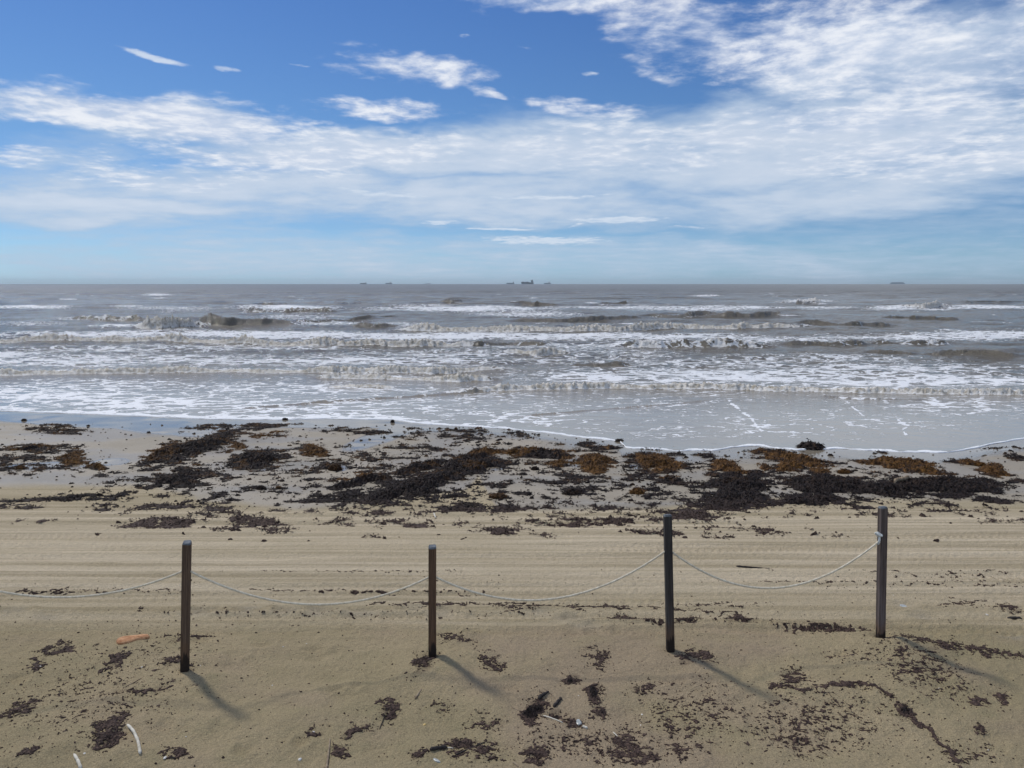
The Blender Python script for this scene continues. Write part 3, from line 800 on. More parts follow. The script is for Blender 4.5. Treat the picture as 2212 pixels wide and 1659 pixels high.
def build_sea():
    uin = np.linspace(-1, 1, 1150)
    u = np.concatenate([[-30, -12, -5, -3, -2, -1.5, -1.25, -1.1], uin, [1.1, 1.25, 1.5, 2, 3, 5, 12, 30]])
    r = 0.76 * u
    ss = [0.0, .015, .03, .05, .08]
    s = 0.12
    while s < 130: ss.append(s); s += max(.05, .0040 * (17 + s))
    while s < 900: ss.append(s); s += .014 * (17 + s)
    while s < 17000: ss.append(s); s *= 1.16
    ss.append(20000.)
    ss = np.array(ss)
    sy = shore_y(r)
    Yg = sy[None, :] + ss[:, None]
    Xg = r[None, :] * Yg
    Sg = np.repeat(ss[:, None], len(r), 1)
    x, y, s = Xg.ravel(), Yg.ravel(), Sg.ravel()
    rr = x / y
    edge = sand_z(rr * shore_y(rr), shore_y(rr), False)
    base = SEA + (edge - SEA) * np.exp(-s / 4.0)
    # rounded lip of the swash
    lip = 0.028 * np.sqrt(np.clip(s / 0.06, 0, 1)) * (0.35 + 0.65 * np.exp(-s / 0.35)) - 0.012 * (s < 1e-6)
    z = base + lip
    X, Y = proj(x, y, np.full_like(x, SEA))
    Xe, Ye = proj(x, y, z)
    # chop
    amp = sstep(2, 25, s) * sstep(900, 300, s)
    wx = x + 1.2 * vnoise(x / 9, y / 7, 3); wy = y + 1.6 * vnoise(x / 14, y / 8, 4)
    small = sstep(140, 60, y)
    z = z + amp * 0.065 * fbm(wx / 1.9, wy / 1.0, 3, 71) * small
    z = z + amp * 0.15 * fbm(wx / 6.5, wy / 2.6, 3, 72)
    z = z + amp * sstep(20, 70, y) * 0.26 * fbm(wx / 22, wy / 8, 4, 73)
    z = z + sstep(60, 150, y) * amp * (0.62 * np.clip(fbm(wx / 26, wy / 11, 4, 74), -.25, 1) ** 1.0)
    z = z + sstep(110, 260, y) * sstep(2, 25, s) * sstep(900, 600, s) * 0.5 * np.clip(fbm(wx / 60, wy / 34, 3, 78), -.2, 1)
    z = z + 0.006 * sstep(.3, 3, s) * fbm(x / .6, y / .5, 3, 75) * small
    foam = blobs(X, Y, FOAM)
    foam = np.maximum(foam, lines(X, Y, FOAM_L))
    foam = foam * (0.98 + 0.40 * fbm(x / 4.0, y / 3.0, 3, 76))
    foam = np.maximum(foam, 0.62 * sstep(.42, .75, fbm(x / 11.0, y / 9.0, 4, 79)) * sstep(40, 80, y) * sstep(600, 300, y))
    crest_shade = np.zeros_like(x)
    for k, (pts, h, ff, steep) in enumerate(ROLL):
        quiet_wave = ff < 0.3 and h > .4
        if ff > .8: h *= (.62 if h > 1 else .80)
        if quiet_wave: h *= (.85 if np.mean([p_[1] for p_ in pts]) > 670 else .50)
        W = np.array([on_sea(*p) for p in pts]); W = W[np.argsort(W[:, 0])]
        x0, x1 = W[0, 0], W[-1, 0]
        pad = 2.0 * h + (0.22 if quiet_wave else 0.05) * (x1 - x0)
        ymean = W[:, 1].mean()
        sel = (x > x0 - pad) & (x < x1 + pad) & (np.abs(y - ymean) < 14 + 0.25 * ymean)
        if not sel.any(): continue
        xs, ys_ = x[sel], y[sel]
        yc = np.interp(xs, W[:, 0], W[:, 1]) + 1.5 * h * fbm(xs / (4 * h + .5), xs * 0 + k, 3, 80 + k) + 0.35 * h * vnoise(xs / (.8 * h + .05), xs * 0 + k * 3.1, 90)
        end = sstep(x0 - pad, x0 + pad * .8, xs) * sstep(x1 + pad, x1 - pad * .8, xs)
        if quiet_wave:
            hw_ = (x1 - x0) / 2 + pad
            end = np.clip(1 - ((xs - (x0 + x1) / 2) / hw_) ** 2, 0, 1) ** 1.3
        hh = h * end * (0.84 + 0.80 * fbm(xs / (5 * h + .8), xs * 0 + k * 1.7, 3, 101))
        d = (ys_ - yc) / (h * steep)
        front = sstep(-0.15, 0.85, d)
        back = np.exp(-np.clip(d - 0.85, 0, None) / 2.4)
        prof = front * back
        lump = fbm(xs / (.45 * h + .05), ys_ / (.45 * h + .05), 4, 110 + k, 0.6)
        z[sel] += hh * prof * (1 + (0.15 + ff * 0.40) * lump) + ff * hh * 0.14 * lump * prof
        fm = ff * end * sstep(-0.45, 0.05, d + 0.25 * lump) * sstep(3.2, 1.4, d + 0.7 * lump)
        if ff < 0.9:
            fm = fm * (0.55 + 0.5 * sstep(-.1, .3, fbm(xs / (2 * h + .4), xs * 0, 2, 120 + k)))
        trail = ff * end * 0.72 * sstep(0.5, 1.5, d) * np.exp(-np.clip(d - 1.5, 0, None) / 5.0)
        quiet = end * np.exp(-((d + 1.2) / 1.1) ** 2) * 0.35      # sucked-up water before the face
        foam[sel] = np.maximum(foam[sel] * (1 - quiet) * (1 - (1 - ff) * 0.8 * end * sstep(-.3, .2, d) * sstep(2.5, 1, d)), np.maximum(fm * 1.35, trail))
        crest_shade[sel] = np.maximum(crest_shade[sel], fm * sstep(3.0, 1.0, d))
    # edge of the swash: thick line of froth
    en = fbm(rr * 30, rr * 0 + 2, 3, 130)
    ew = np.clip(0.13 + 0.24 * en, 0.035, 0.5)
    foam = np.maximum(foam, 1.5 * sstep(1.0, 0.55, s / ew))
    foam = np.maximum(foam, 0.62 * sstep(1.6, 0.3, s) * sstep(1300, 700, X))
    foam = np.where(s < 0.004, 0.0, foam)
    openw = sstep(3, 22, s)
    V = np.stack([x, y, z], -1)
    me = np_mesh('sea', V, grid_faces(len(ss), len(r)), True, {'foam': np.stack([np.clip(foam, 0, 1.6), np.clip(crest_shade, 0, 1), openw], -1)})
    o = link('sea', me, M_WATER)
    tagp(o, kind='structure')


build_sea()

# ------------------------------------------------------------------ seaweed

def sprigs(base, count, size, colour, r, up=0.5):
    """small bent ribbons standing out of a pile; base (n,3), returns verts, faces, attrs"""
    idx = r.integers(0, len(base), count)
    p = base[idx] + r.normal(0, size * .3, (count, 3)) * [1, 1, .2]
    a = r.uniform(0, 2 * np.pi, count)
    el = r.uniform(-.1, up, count)
    L = size * r.uniform(.5, 1.5, count); wd = L * r.uniform(.12, .35, count)
    d = np.stack([np.cos(a), np.sin(a), el], -1)
    side = np.stack([-np.sin(a), np.cos(a), r.uniform(-.6, .6, count)], -1)
    mid = p + d * L[:, None] * .55 + np.array([0, 0, 1]) * (L * .18)[:, None]
    tip = p + d * L[:, None] - np.array([0, 0, 1]) * (L * .1)[:, None]
    v = np.stack([p - side * wd[:, None] * .4, p + side * wd[:, None] * .4, mid + side * wd[:, None] * .6, mid - side * wd[:, None] * .6,
                  tip + side * wd[:, None] * .2, tip - side * wd[:, None] * .2], 1).reshape(-1, 3)
    b = np.arange(count)[:, None] * 6
    f = np.concatenate([b + np.array([[0, 1, 2, 3]]), b + np.array([[3, 2, 4, 5]])], 0)
    c = np.repeat(colour[idx], 6, 0)
    return v, f, c


def weed_mat(x0, x1, y0, y1, dx, dy, seed, thr, height, nscale, fields, colour_fn, nsprig, sprig, r, region=None, rough=1.0, warp=(26, 9, .8), stringy=False):
    xs = np.arange(x0, x1, dx); ys = np.arange(y0, y1, dy)
    gx, gy = np.meshgrid(xs, ys)
    gx = gx + r.uniform(-.3, .3, gx.shape) * dx; gy = gy + r.uniform(-.3, .3, gy.shape) * dy
    x, y = gx.ravel(), gy.ravel()
    zb = z0(y)
    X, Y = proj(x, y, zb)
    X = X + warp[0] * fbm(x / warp[2], y / warp[2], 3, 801, .6); Y = Y + warp[1] * fbm(x / warp[2], y / warp[2], 3, 802, .6)
    den = fields(X, Y)
    if region is not None: den = np.where(region(X, Y), den, 0)
    cand = den > 0.15
    n = np.zeros_like(x)
    xc, yc = x[cand], y[cand]
    n[cand] = 0.95 * fbm(xc / (nscale * 1.3), yc / (nscale * .8), 5, seed, 0.66) + 0.42 * vnoise(xc / (nscale * 3.2), yc / (nscale * 1.8), seed + 5) - (0.10 * blobs(X[cand], Y[cand], GOLD) if not stringy else 0)
    if stringy: n[cand] = 0.55 * n[cand] + 0.62 * (0.26 - np.abs(fbm(xc / (nscale * 2.0), yc / (nscale * 1.6), 4, seed + 40, .6)) * 1.5)
    m = np.where(cand, den - thr + n, -1)
    inside = (m > 0).reshape(gx.shape)
    keep = inside[:-1, :-1] | inside[1:, :-1] | inside[:-1, 1:] | inside[1:, 1:]
    f = grid_faces(len(ys), len(xs), keep)
    z = np.zeros_like(x)
    sel = np.unique(f)
    xm, ym, mm = x[sel], y[sel], m[sel]
    z[sel] = sand_z(xm, ym, False) - 0.010
    rid = 1 - np.abs(fbm(xm / (nscale * .55), ym / (nscale * .55), 4, seed + 9, .6)) * 1.7
    bodyh = np.clip(mm / 0.45, 0, 1) ** 0.55
    hgt = height(xm, ym, X[sel], Y[sel])
    z[sel] += np.where(mm > 0, hgt * bodyh * (0.15 + 1.0 * rid * rough) + 0.012 + r.uniform(-.2, .35, len(sel)) * hgt * .45, -0.004)
    V = np.stack([x, y, z], -1)
    ca = np.zeros((len(x), 3)); ca[sel] = colour_fn(X[sel], Y[sel], xm, ym)
    V, f, at = compact(V, f, {'weed': ca})
    if nsprig:
        sv, sf, sc = sprigs(V, nsprig, sprig, at['weed'], r)
        f = np.concatenate([f, sf + len(V)], 0); V = np.concatenate([V, sv], 0); at = {'weed': np.concatenate([at['weed'], sc], 0)}
    return V, f, at


def wrack_h(x, y, X, Y):
    dens = blobs(X, Y, WRACK)
    flat = sstep(1110, 1070, Y)
    return (0.026 + 0.080 * sstep(.55, 1.0, dens)) * (0.22 + 0.78 * flat) * (1 + 0.15 * blobs(X, Y, GOLD))


def wrack_c(X, Y, x, y):
    g = blobs(X, Y, GOLD)
    n = fbm(x / .35, y / .3, 3, 141)
    n3 = fbm(x / .09, y / .09, 3, 142)
    gold = sstep(.40, .75, g + .45 * n) * np.clip(0.72 + .30 * n + .75 * n3, 0, 1)
    gold = np.maximum(gold, 0.55 * sstep(.10, .5, n + .6 * n3) * sstep(1065, 1010, Y))
    purple = sstep(1072, 1125, Y + 20 * n) * (1 - gold)
    return np.stack([np.clip(gold, 0, 1), purple, n * .5 + .5], -1)


def weed_piece(name, label, cat, reg, seed, nsprig, **kw):
    r = np.random.default_rng(seed)
    V, f, at = weed_mat(kw['x0'], kw['x1'], kw['y0'], kw['y1'], kw['dx'], kw['dy'], 200, kw['thr'], kw['h'], kw['ns'], kw['fields'], kw['col'], nsprig, kw['sp'], r, reg, kw.get('rough', 1.0), kw.get('warp', (26, 9, .8)), kw.get('stringy', False))
    me = np_mesh(name, V, f, False, at)
    o = link(name, me, M_WEED)
    tagp(o, label, cat, None, 'stuff')
    return o, len(f)


WR = dict(y0=11.0, y1=21.5, dx=.022, dy=.036, thr=.44, h=wrack_h, ns=.25, fields=lambda X, Y: blobs(X, Y, WRACK), col=wrack_c, sp=.05)
cnt = []
cnt.append(weed_piece('seaweed_wrack', 'black and golden seaweed strewn over wet sand at left', 'seaweed', lambda X, Y: (X < 735), 301, 22000, x0=-15.5, x1=-2.2, **WR)[1])
cnt.append(weed_piece('seaweed_wrack', 'long arched bank of brown and black seaweed round a bare sand patch', 'seaweed', lambda X, Y: (X >= 735) & (X < 1350), 302, 24000, x0=-6.2, x1=3.2, **WR)[1])
cnt.append(weed_piece('seaweed_wrack', 'thick dark band of seaweed with golden heaps above it at right', 'seaweed', lambda X, Y: (X >= 1350), 303, 26000, x0=1.6, x1=14.5, **WR)[1])


def lit_f(X, Y):
    return np.maximum(blobs(X, Y, LITTER), lines(X, Y, LITTER_TRACK_L))


def lit_h(x, y, X, Y):
    return 0.010 + 0.035 * sstep(.8, 1.1, blobs(X, Y, LITTER))


def lit_c(X, Y, x, y):
    d = blobs(X, Y, LITTER)
    n = fbm(x / .2, y / .2, 3, 151)
    dark = sstep(.8, 1.0, d + .15 * n)
    return np.stack([np.zeros_like(x), np.clip(1 - dark, 0, 1), n * .5 + .5], -1)


cnt.append(weed_piece('seaweed_litter', 'dry purple brown seaweed crumbs scattered over the dry sand round the posts, also drawing dark tyre track lines', 'seaweed', None, 304, 14000,
                      x0=-6.2, x1=6.6, y0=4.4, y1=9.9, dx=.0105, dy=.0125, thr=.50, warp=(22, 12, .25), stringy=True, h=lit_h, ns=.045, fields=lit_f, col=lit_c, sp=.020)[1])
print('weed quads', cnt)


def loose_bits(name, label, count, fieldfn, x0, x1, y0, y1, size, seed, colfn):
    """single crumbs and fronds lying about"""
    r = np.random.default_rng(seed)
    x = r.uniform(x0, x1, count * 14); y = r.uniform(y0, y1, count * 14)
    X, Y = proj(x, y, z0(y))
    d = fieldfn(X, Y)
    rr = np.where(y > 1, x / np.maximum(y, 1), 0)
    ok = (r.random(len(x)) < d) & (y < shore_y(rr) - .15) & (X > -150) & (X < 2360)
    x, y, X, Y = x[ok][:count], y[ok][:count], X[ok][:count], Y[ok][:count]
    n = len(x)
    z = sand_z(x, y, False)
    k = 7
    ang = np.linspace(0, 2 * np.pi, k, endpoint=False)[None, :] + r.uniform(0, 6.28, (n, 1))
    R = size * np.exp(np.clip(r.normal(-.35, .55, (n, 1)), -2, .55)) * r.uniform(.45, 1.25, (n, k))
    el = r.uniform(.2, .8, (n, 1)); th = r.normal(0, .6, (n, 1))
    lx = R * np.cos(ang); ly = R * np.sin(ang) * el
    vx = x[:, None] + lx * np.cos(th) - ly * np.sin(th); vy = y[:, None] + lx * np.sin(th) + ly * np.cos(th)
    rim = np.stack([vx, vy, np.repeat((z - .004)[:, None], k, 1)], -1)
    sz = R.mean(1)
    mx = x[:, None] + .5 * (vx - x[:, None]); my = y[:, None] + .5 * (vy - y[:, None])
    midr = np.stack([mx, my, z[:, None] + sz[:, None] * r.uniform(.15, .75, (n, k))], -1)
    top = np.stack([x, y, z + sz * r.uniform(.2, .6, n)], -1)[:, None, :]
    v = np.concatenate([rim, midr, top], 1).reshape(-1, 3)
    b = np.arange(n)[:, None] * (2 * k + 1)
    tri = []
    for i in range(k):
        j = (i + 1) % k
        tri += [b + np.array([[i, j, k + j]]), b + np.array([[i, k + j, k + i]]), b + np.array([[k + i, k + j, 2 * k]])]
    f = np.concatenate(tri, 0)
    ca = np.repeat(colfn(X, Y, x, y), 2 * k + 1, 0)
    me = np_mesh(name, v, f, False, {'weed': ca})
    o = link(name, me, M_WEED)
    tagp(o, label, 'seaweed', None, 'stuff')


loose_bits('seaweed_bits', 'small loose dark seaweed scraps dotted over the damp sand between the big heaps', 3200,
           lambda X, Y: np.clip(0.02 + 0.55 * blobs(X, Y, WRACK) ** 1.5 + blobs(X, Y, [(1100, 960, 700, 35, 0, .06), (1000, 950, 260, 20, 0, .10), (150, 950, 150, 60, 0, .05)]), 0, 1) * (Y < 1170), -15.5, 15.5, 11, 21.5, .042, 401, wrack_c)
loose_bits('seaweed_crumbs', 'tiny dry seaweed crumbs and sand lumps sprinkled across the near sand, also drawing dark tyre track lines', 15000,
           lambda X, Y: np.clip(0.008 + 0.012 * (Y > 1330) + 0.8 * lit_f(X + 22 * vnoise(X / 40, Y / 30, 9), Y + 14 * vnoise(X / 40, Y / 30, 10)) ** 1.5, 0, 1) * (Y > 1180), -6.2, 6.6, 4.4, 9.9, .0095, 402, lit_c)


def clump(X, Y, wpx, hpx, golden, label, seed, purple=0.0):
    """one separate heap of weed"""
    r = np.random.default_rng(seed)
    c = on_sand(X, Y + hpx * .5)
    zb = float(sand_z(np.array([c[0]]), np.array([c[1]]), False)[0])
    zb = max(zb, SEA)
    depth = c[1]
    w = wpx / FOC * depth * .5
    h = hpx / FOC * depth * 0.85
    bm = bmesh.new()
    bmesh.ops.create_icosphere(bm, subdivisions=4, radius=1)
    P = np.array([v.co[:] for v in bm.verts]); F = np.array([[v.index for v in f.verts] for f in bm.faces]); bm.free()
    a = np.arctan2(P[:, 1], P[:, 0])
    lob = 1 + .28 * vnoise(np.cos(a) * 1.6 + seed, np.sin(a) * 1.6, seed) + .16 * vnoise(P[:, 0] * 5 + seed, P[:, 1] * 5, seed + 1)
    P = P * np.stack([lob * w, lob * w * .75, np.full(len(P), h) * (1 + .35 * vnoise(P[:, 0] * 3 + seed, P[:, 1] * 3, seed + 2))], -1)
    P[:, 2] = np.where(P[:, 2] < 0, P[:, 2] * .15, P[:, 2])
    P += r.normal(0, 1, P.shape) * min(w, h * 1.4) * .07
    g = np.clip(golden + .3 * vnoise(P[:, 0] / w * 3, P[:, 1] / w * 3, seed + 3), 0, 1)
    ca = np.stack([g, np.full(len(P), purple), np.zeros(len(P))], -1)
    top = P[P[:, 2] > 0]
    sv, sf, sc = sprigs(top, 260, min(.05, w * .28), ca[P[:, 2] > 0], r)
    F2 = np.concatenate([np.concatenate([F, F[:, 2:3]], 1)[:0], sf + len(P)], 0)
    me = bpy.data.meshes.new('seaweed_clump')
    allv = np.concatenate([P, sv], 0)
    me.from_pydata(allv.tolist(), [], [list(map(int, f)) for f in F] + [list(map(int, f)) for f in F2])
    at = me.color_attributes.new('weed', 'FLOAT_COLOR', 'POINT')
    cb = np.ones((len(allv), 4), np.float32); cb[:, :3] = np.concatenate([ca, sc], 0)
    at.data.foreach_set('color', cb.ravel())
    o = link('seaweed_clump', me, M_WEED, loc=(c[0], c[1], zb - .005))
    tagp(o, label, 'seaweed clump')


clump(1749, 960, 58, 17, .0, 'large black seaweed heap standing in the edge of the white swash', 501)
clump(1338, 950, 18, 6, .0, 'small black seaweed tuft at the step in the foam line, near centre', 502)
clump(848, 909, 9, 7, .0, 'tiny dark tuft on the foam line straight above the second post', 503)
clump(616, 904, 12, 5, .0, 'tiny black tuft on the foam line left of centre', 504)
clump(52, 906, 11, 5, .0, 'small dark tuft on wet sand near the left edge, just below the foam', 505)
clump(985, 925, 8, 6, .8, 'little golden tuft on wet sand beside a flat black scrap at the foam line', 506)
clump(725, 1008, 28, 15, .35, 'round dark brown clump beside a small blue pool left of centre', 507)
clump(564, 1052, 20, 9, .0, 'small rounded black clump alone on pale sand in the left half', 508)
clump(603, 1052, 14, 7, .9, 'small golden clump right of a rounded black one on pale sand', 509)
clump(1376, 1059, 30, 12, .95, 'golden fluffy clump alone between the arched bank and the right band', 510)
clump(1235, 1061, 40, 12, .05, 'flat black clump alone on pale sand right of the bare arch', 511)
clump(1075, 1069, 34, 9, .4, 'low reddish brown clump at the foot of the bare sand arch', 512)
clump(2117, 1001, 24, 9, .95, 'small golden clump on top of the heap near the right edge', 513)
clump(2028, 963, 7, 5, .4, 'single reddish tuft in the thin water at lower right', 514)
clump(1822, 1017, 26, 10, .9, 'small golden clump in the gap between the two right golden banks', 515)
clump(1156, 1010, 16, 9, .0, 'black clump on the inner rim of the arched bank beside its pool', 516)
clump(45, 1008, 18, 9, .6, 'brown clump standing in the thin pool at the far left', 517)

# ------------------------------------------------------------------ posts and rope
M_POST = [mat_post('weathered_post_wood', (0.062, 0.040, 0.028), (0.180, 0.125, 0.088), .16),
          mat_post('brown_post_wood', (0.060, 0.036, 0.022), (0.175, 0.108, 0.068), .14),
          mat_post('grey_black_post_wood', (0.024, 0.022, 0.021), (0.085, 0.080, 0.078), .17),
          mat_post('purple_grey_post_wood', (0.052, 0.038, 0.033), (0.175, 0.145, 0.138), .10)]
M_END = mat_simple('post_end_grain', (0.06, 0.07, 0.08), (0.20, 0.22, 0.24), (30, 30, 30), .8, .004)
M_ROPE = mat_simple('rope_fibre', (0.58, 0.51, 0.38), (0.86, 0.80, 0.66), (40, 40, 40), .85, .002)
M_KNOT = mat_simple('bleached_rope', (0.50, 0.52, 0.50), (0.80, 0.82, 0.80), (30, 30, 30), .8, .003)
M_HOLE = mat_simple('bolt_rust', (0.008, 0.006, 0.005), (0.03, 0.018, 0.012), (40, 40, 40), .8, .001)


def ray_at_y(X, Y, yw):
    d = pix_dir(X, Y)
    t = yw / d[1]
    return Vector((d[0] * t, yw, CAM_H + d[2] * t))


def build_post(i, base, top, yaw, label, width=.078):
    r = random.Random(40 + i)
    axis = top - base
    L = axis.length
    bm = bmesh.new()
    nz = 26
    c = width / 2
    ch = .010                       # eased arrises
    prof = [(-c + ch, -c), (c - ch, -c), (c, -c + ch), (c, c - ch), (c - ch, c), (-c + ch, c), (-c, c - ch), (-c, -c + ch)]
    rings = []
    for k in range(nz + 1):
        z = -0.45 + (L + .45) * k / nz
        ring = []
        for j, (px, py) in enumerate(prof):
            w = 1 + .012 * math.sin(z * 3.1 + i * 2 + j) + r.uniform(-.012, .012)
            tw = .03 * z * (1 if i % 2 else -1)
            qx, qy = px * w, py * w
            ring.append(bm.verts.new((qx * math.cos(tw) - qy * math.sin(tw), qx * math.sin(tw) + qy * math.cos(tw), z)))
        rings.append(ring)
    # worn top: arrises knocked off and slightly sloped
    topr = []
    for j, (px, py) in enumerate(prof):
        topr.append(bm.verts.new((px * .84, py * .84, L + .008 + px * .10 + r.uniform(-.003, .003))))
        rings[-1][j].co.z = L - .008 + px * .10 + r.uniform(-.004, .004)
    for a, b in zip(rings[:-1], rings[1:]):
        for j in range(8):
            bm.faces.new((a[j], a[(j + 1) % 8], b[(j + 1) % 8], b[j]))
    capf = []
    for j in range(8):
        capf.append(bm.faces.new((rings[-1][j], rings[-1][(j + 1) % 8], topr[(j + 1) % 8], topr[j])))
    ct = bm.verts.new((0, 0, L + .010))
    for j in range(8):
        capf.append(bm.faces.new((topr[j], topr[(j + 1) % 8], ct)))
    bm.normal_update()
    for f in capf: f.material_index = 1
    me = bpy.data.meshes.new('timber'); bm.to_mesh(me); bm.free()
    root = bpy.data.objects.new('post', None); C.objects.link(root)
    root.empty_display_size = .1
    root.location = base
    q = axis.to_track_quat('Z', 'Y')
    root.rotation_mode = 'QUATERNION'
    root.rotation_quaternion = q @ Matrix.Rotation(math.radians(yaw), 3, 'Z').to_quaternion()
    tim = link('timber', me, M_POST[min(i, 3)], root)
    me.materials.append(M_END)
    tagp(root, label, 'post', 'wooden posts carrying the rope')
    return root


def knot_hole(parent, x, y, z, rad, name='nail_hole'):
    bm = bmesh.new()
    bmesh.ops.create_cone(bm, segments=10, radius1=rad, radius2=rad * .7, depth=.006, cap_ends=True)
    rot = Matrix.Rotation(math.radians(90), 4, 'X') if abs(y) > abs(x) else Matrix.Rotation(math.radians(90), 4, 'Y')
    bmesh.ops.transform(bm, matrix=Matrix.Translation((x, y, z)) @ rot, verts=bm.verts)
    me = bpy.data.meshes.new(name); bm.to_mesh(me); bm.free()
    return link(name, me, M_HOLE, parent)


labels = ['leftmost visible brown post, dark wet foot and grey end grain, orange driftwood left of it',
          'second post from left, shortest of the row, standing on a low seaweed strewn mound',
          'third post from left, tall and nearly black, with a grey flat top',
          'tallest rightmost post, grey and brown faces, with the white rope knot tied on it']
posts = []
for i, (p, lab) in enumerate(zip(POSTS, labels)):
    xy = post_xy[i]
    zb = float(sand_z(np.array([xy[0]]), np.array([xy[1]]), False)[0])
    base = Vector((xy[0], xy[1], zb))
    top = ray_at_y(p[2], p[3], xy[1])
    posts.append((build_post(i, base, top, p[4], lab), base, top))
knot_hole(posts[0][0], .004, -.0455, .93, .011, 'knot_mark')
knot_hole(posts[3][0], -.0455, -.015, .84, .006)
knot_hole(posts[3][0], -.0455, -.005, .87, .005)
knot_hole(posts[3][0], -.0455, -.010, .66, .007)
knot_hole(posts[2][0], -.0455, .0, .95, .006)
# the next post of the row, just beyond the left edge, that holds the end of the rope
b_off = Vector((-5.45, 6.95, 0.0)); b_off.z = float(sand_z(np.array([b_off.x]), np.array([b_off.y]), False)[0])
t_off = b_off + Vector((.01, 0, 1.28))
posts.insert(0, (build_post(0, b_off, t_off, 8, 'brown post beyond the left edge holding the first rope span'), b_off, t_off))


def rope_tube(pts, rad=.0112, pitch=.055, name='rope_span', parent=None, mat=None):
    """three twisted strands along a curve"""
    pts = np.array(pts)
    seg = np.linalg.norm(np.diff(pts, axis=0), axis=1); L = np.concatenate([[0], np.cumsum(seg)])
    n = int(L[-1] / (pitch / 7))
    t = np.linspace(0, L[-1], n)
    c = np.stack([np.interp(t, L, pts[:, k]) for k in range(3)], -1)
    tan = np.gradient(c, axis=0); tan /= np.linalg.norm(tan, axis=1)[:, None]
    up = np.array([0, 0, 1.0]); s = np.cross(tan, up); s /= np.maximum(np.linalg.norm(s, axis=1)[:, None], 1e-6)
    u = np.cross(s, tan)
    V, F = [], []
    k = 5
    off = 0
    for st in range(3):
        ph = t / pitch * 2 * np.pi + st * 2.094
        cc = c + (s * np.cos(ph)[:, None] + u * np.sin(ph)[:, None]) * rad * .5
        a = np.linspace(0, 2 * np.pi, k, endpoint=False)
        ring = cc[:, None, :] + (s[:, None, :] * np.cos(a)[None, :, None] + u[:, None, :] * np.sin(a)[None, :, None]) * rad * .58
        V.append(ring.reshape(-1, 3))
        i = np.arange(n - 1)[:, None] * k
        for j in range(k):
            j2 = (j + 1) % k
            F.append(np.concatenate([i + j, i + j2, i + k + j2, i + k + j], 1) + off)
        off += n * k
    me = np_mesh(name, np.concatenate(V), np.concatenate(F), True)
    return link(name, me, mat or M_ROPE, parent)


def hang(a, low, b, n=60):
    """hanging curve through a, with lowest picture point low=(X, Y), to b"""
    a, b = Vector(a), Vector(b)
    # find sag so that the curve passes through the picture point
    best = None
    for sag in np.linspace(.01, .6, 240):
        m = 1e9
        for t in np.linspace(.2, .8, 25):
            p = a.lerp(b, t); p.z -= sag * 4 * t * (1 - t)
            X, Y = proj(np.array([p.x]), np.array([p.y]), np.array([p.z]))
            m = min(m, (X[0] - low[0]) ** 2 * .02 + (Y[0] - low[1]) ** 2)
        if best is None or m < best[0]: best = (m, sag)
    sag = best[1]
    out = []
    for k in range(n + 1):
        t = k / n
        p = a.lerp(b, t); p.z -= sag * 4 * t * (1 - t)
        out.append(p[:])
    return out


rope = bpy.data.objects.new('rope', None); C.objects.link(rope); rope.empty_display_size = .1
tagp(rope, 'pale twisted rope hanging in slack spans from post to post', 'rope')


def attach(i, Y, side):
    root, base, top = posts[i]
    f = 0.8
    for _ in range(40):
        p = base.lerp(top, f)
        _, py = proj(np.array([p.x]), np.array([p.y]), np.array([p.z]))
        f += (py[0] - Y) / 1400.
    return base.lerp(top, f) + Vector((side * .030, 0, 0))


A = [attach(0, 1236, 0), attach(1, 1230, 0), attach(2, 1243, 0), attach(3, 1186, 0), attach(4, 1168, 0)]
spans = [(0, 1, (160, 1289)), (1, 2, (690, 1306)), (2, 3, (1165, 1296)), (3, 4, (1668, 1270))]
for a, b, low in spans:
    pa, pb = A[a].copy(), A[b].copy()
    if b == 4: pb += Vector((-.052, -.03, 0))
    rope_tube(hang(pa, low, pb), parent=rope)
# knot on the last post
kp = A[4] + Vector((-.055, -.030, .075))
wrap = []
for k in range(80):
    t = k / 79
    a = t * 5.2 * math.pi
    R = .020 + .008 * math.sin(a * 1.7)
    wrap.append((kp.x + R * math.cos(a), kp.y + R * .8 * math.sin(a * 1.3 + .5), kp.z + .020 * math.sin(a * .8) + .02 * (t - .5)))
rope_tube(wrap, rad=.010, pitch=.05, name='knot', parent=rope, mat=M_KNOT)
tail = [(kp.x + .01, kp.y, kp.z - .01), (kp.x + .004, kp.y - .012, kp.z - .04), (kp.x + .0, kp.y - .014, kp.z - .075), (kp.x - .004, kp.y - .006, kp.z - .10)]
rope_tube(tail, rad=.012, pitch=.05, name='knot_tail', parent=rope, mat=M_KNOT)

# ------------------------------------------------------------------ things washed up on the sand
M_ORANGE = mat_simple('orange_driftwood', (0.26, 0.10, 0.035), (0.64, 0.37, 0.20), (14, 40, 20), .85, .012)
M_BLEACH = mat_simple('bleached_stick', (0.42, 0.38, 0.30), (0.72, 0.68, 0.58), (14, 14, 14), .8, .004)
M_DSTICK = mat_simple('dark_stick', (0.012, 0.010, 0.010), (0.055, 0.045, 0.040), (30, 30, 30), .8, .004)
M_TSTICK = mat_simple('tan_stick', (0.11, 0.075, 0.045), (0.33, 0.26, 0.18), (20, 20, 20), .8, .003)
M_SHELL = mat_simple('shell', (0.62, 0.58, 0.50), (0.82, 0.80, 0.75), (20, 20, 20), .5, .002, .4)
M_YELL = mat_simple('yellow_shell', (0.55, 0.36, 0.10), (0.78, 0.62, 0.28), (20, 20, 20), .5, .002, .4)
M_FILM = mat_simple('clear_plastic_scrap', (0.28, 0.29, 0.27), (0.50, 0.52, 0.49), (20, 20, 20), .25, .003, .6)


def gz(x, y):
    return float(sand_z(np.array([float(x)]), np.array([float(y)]), False)[0])


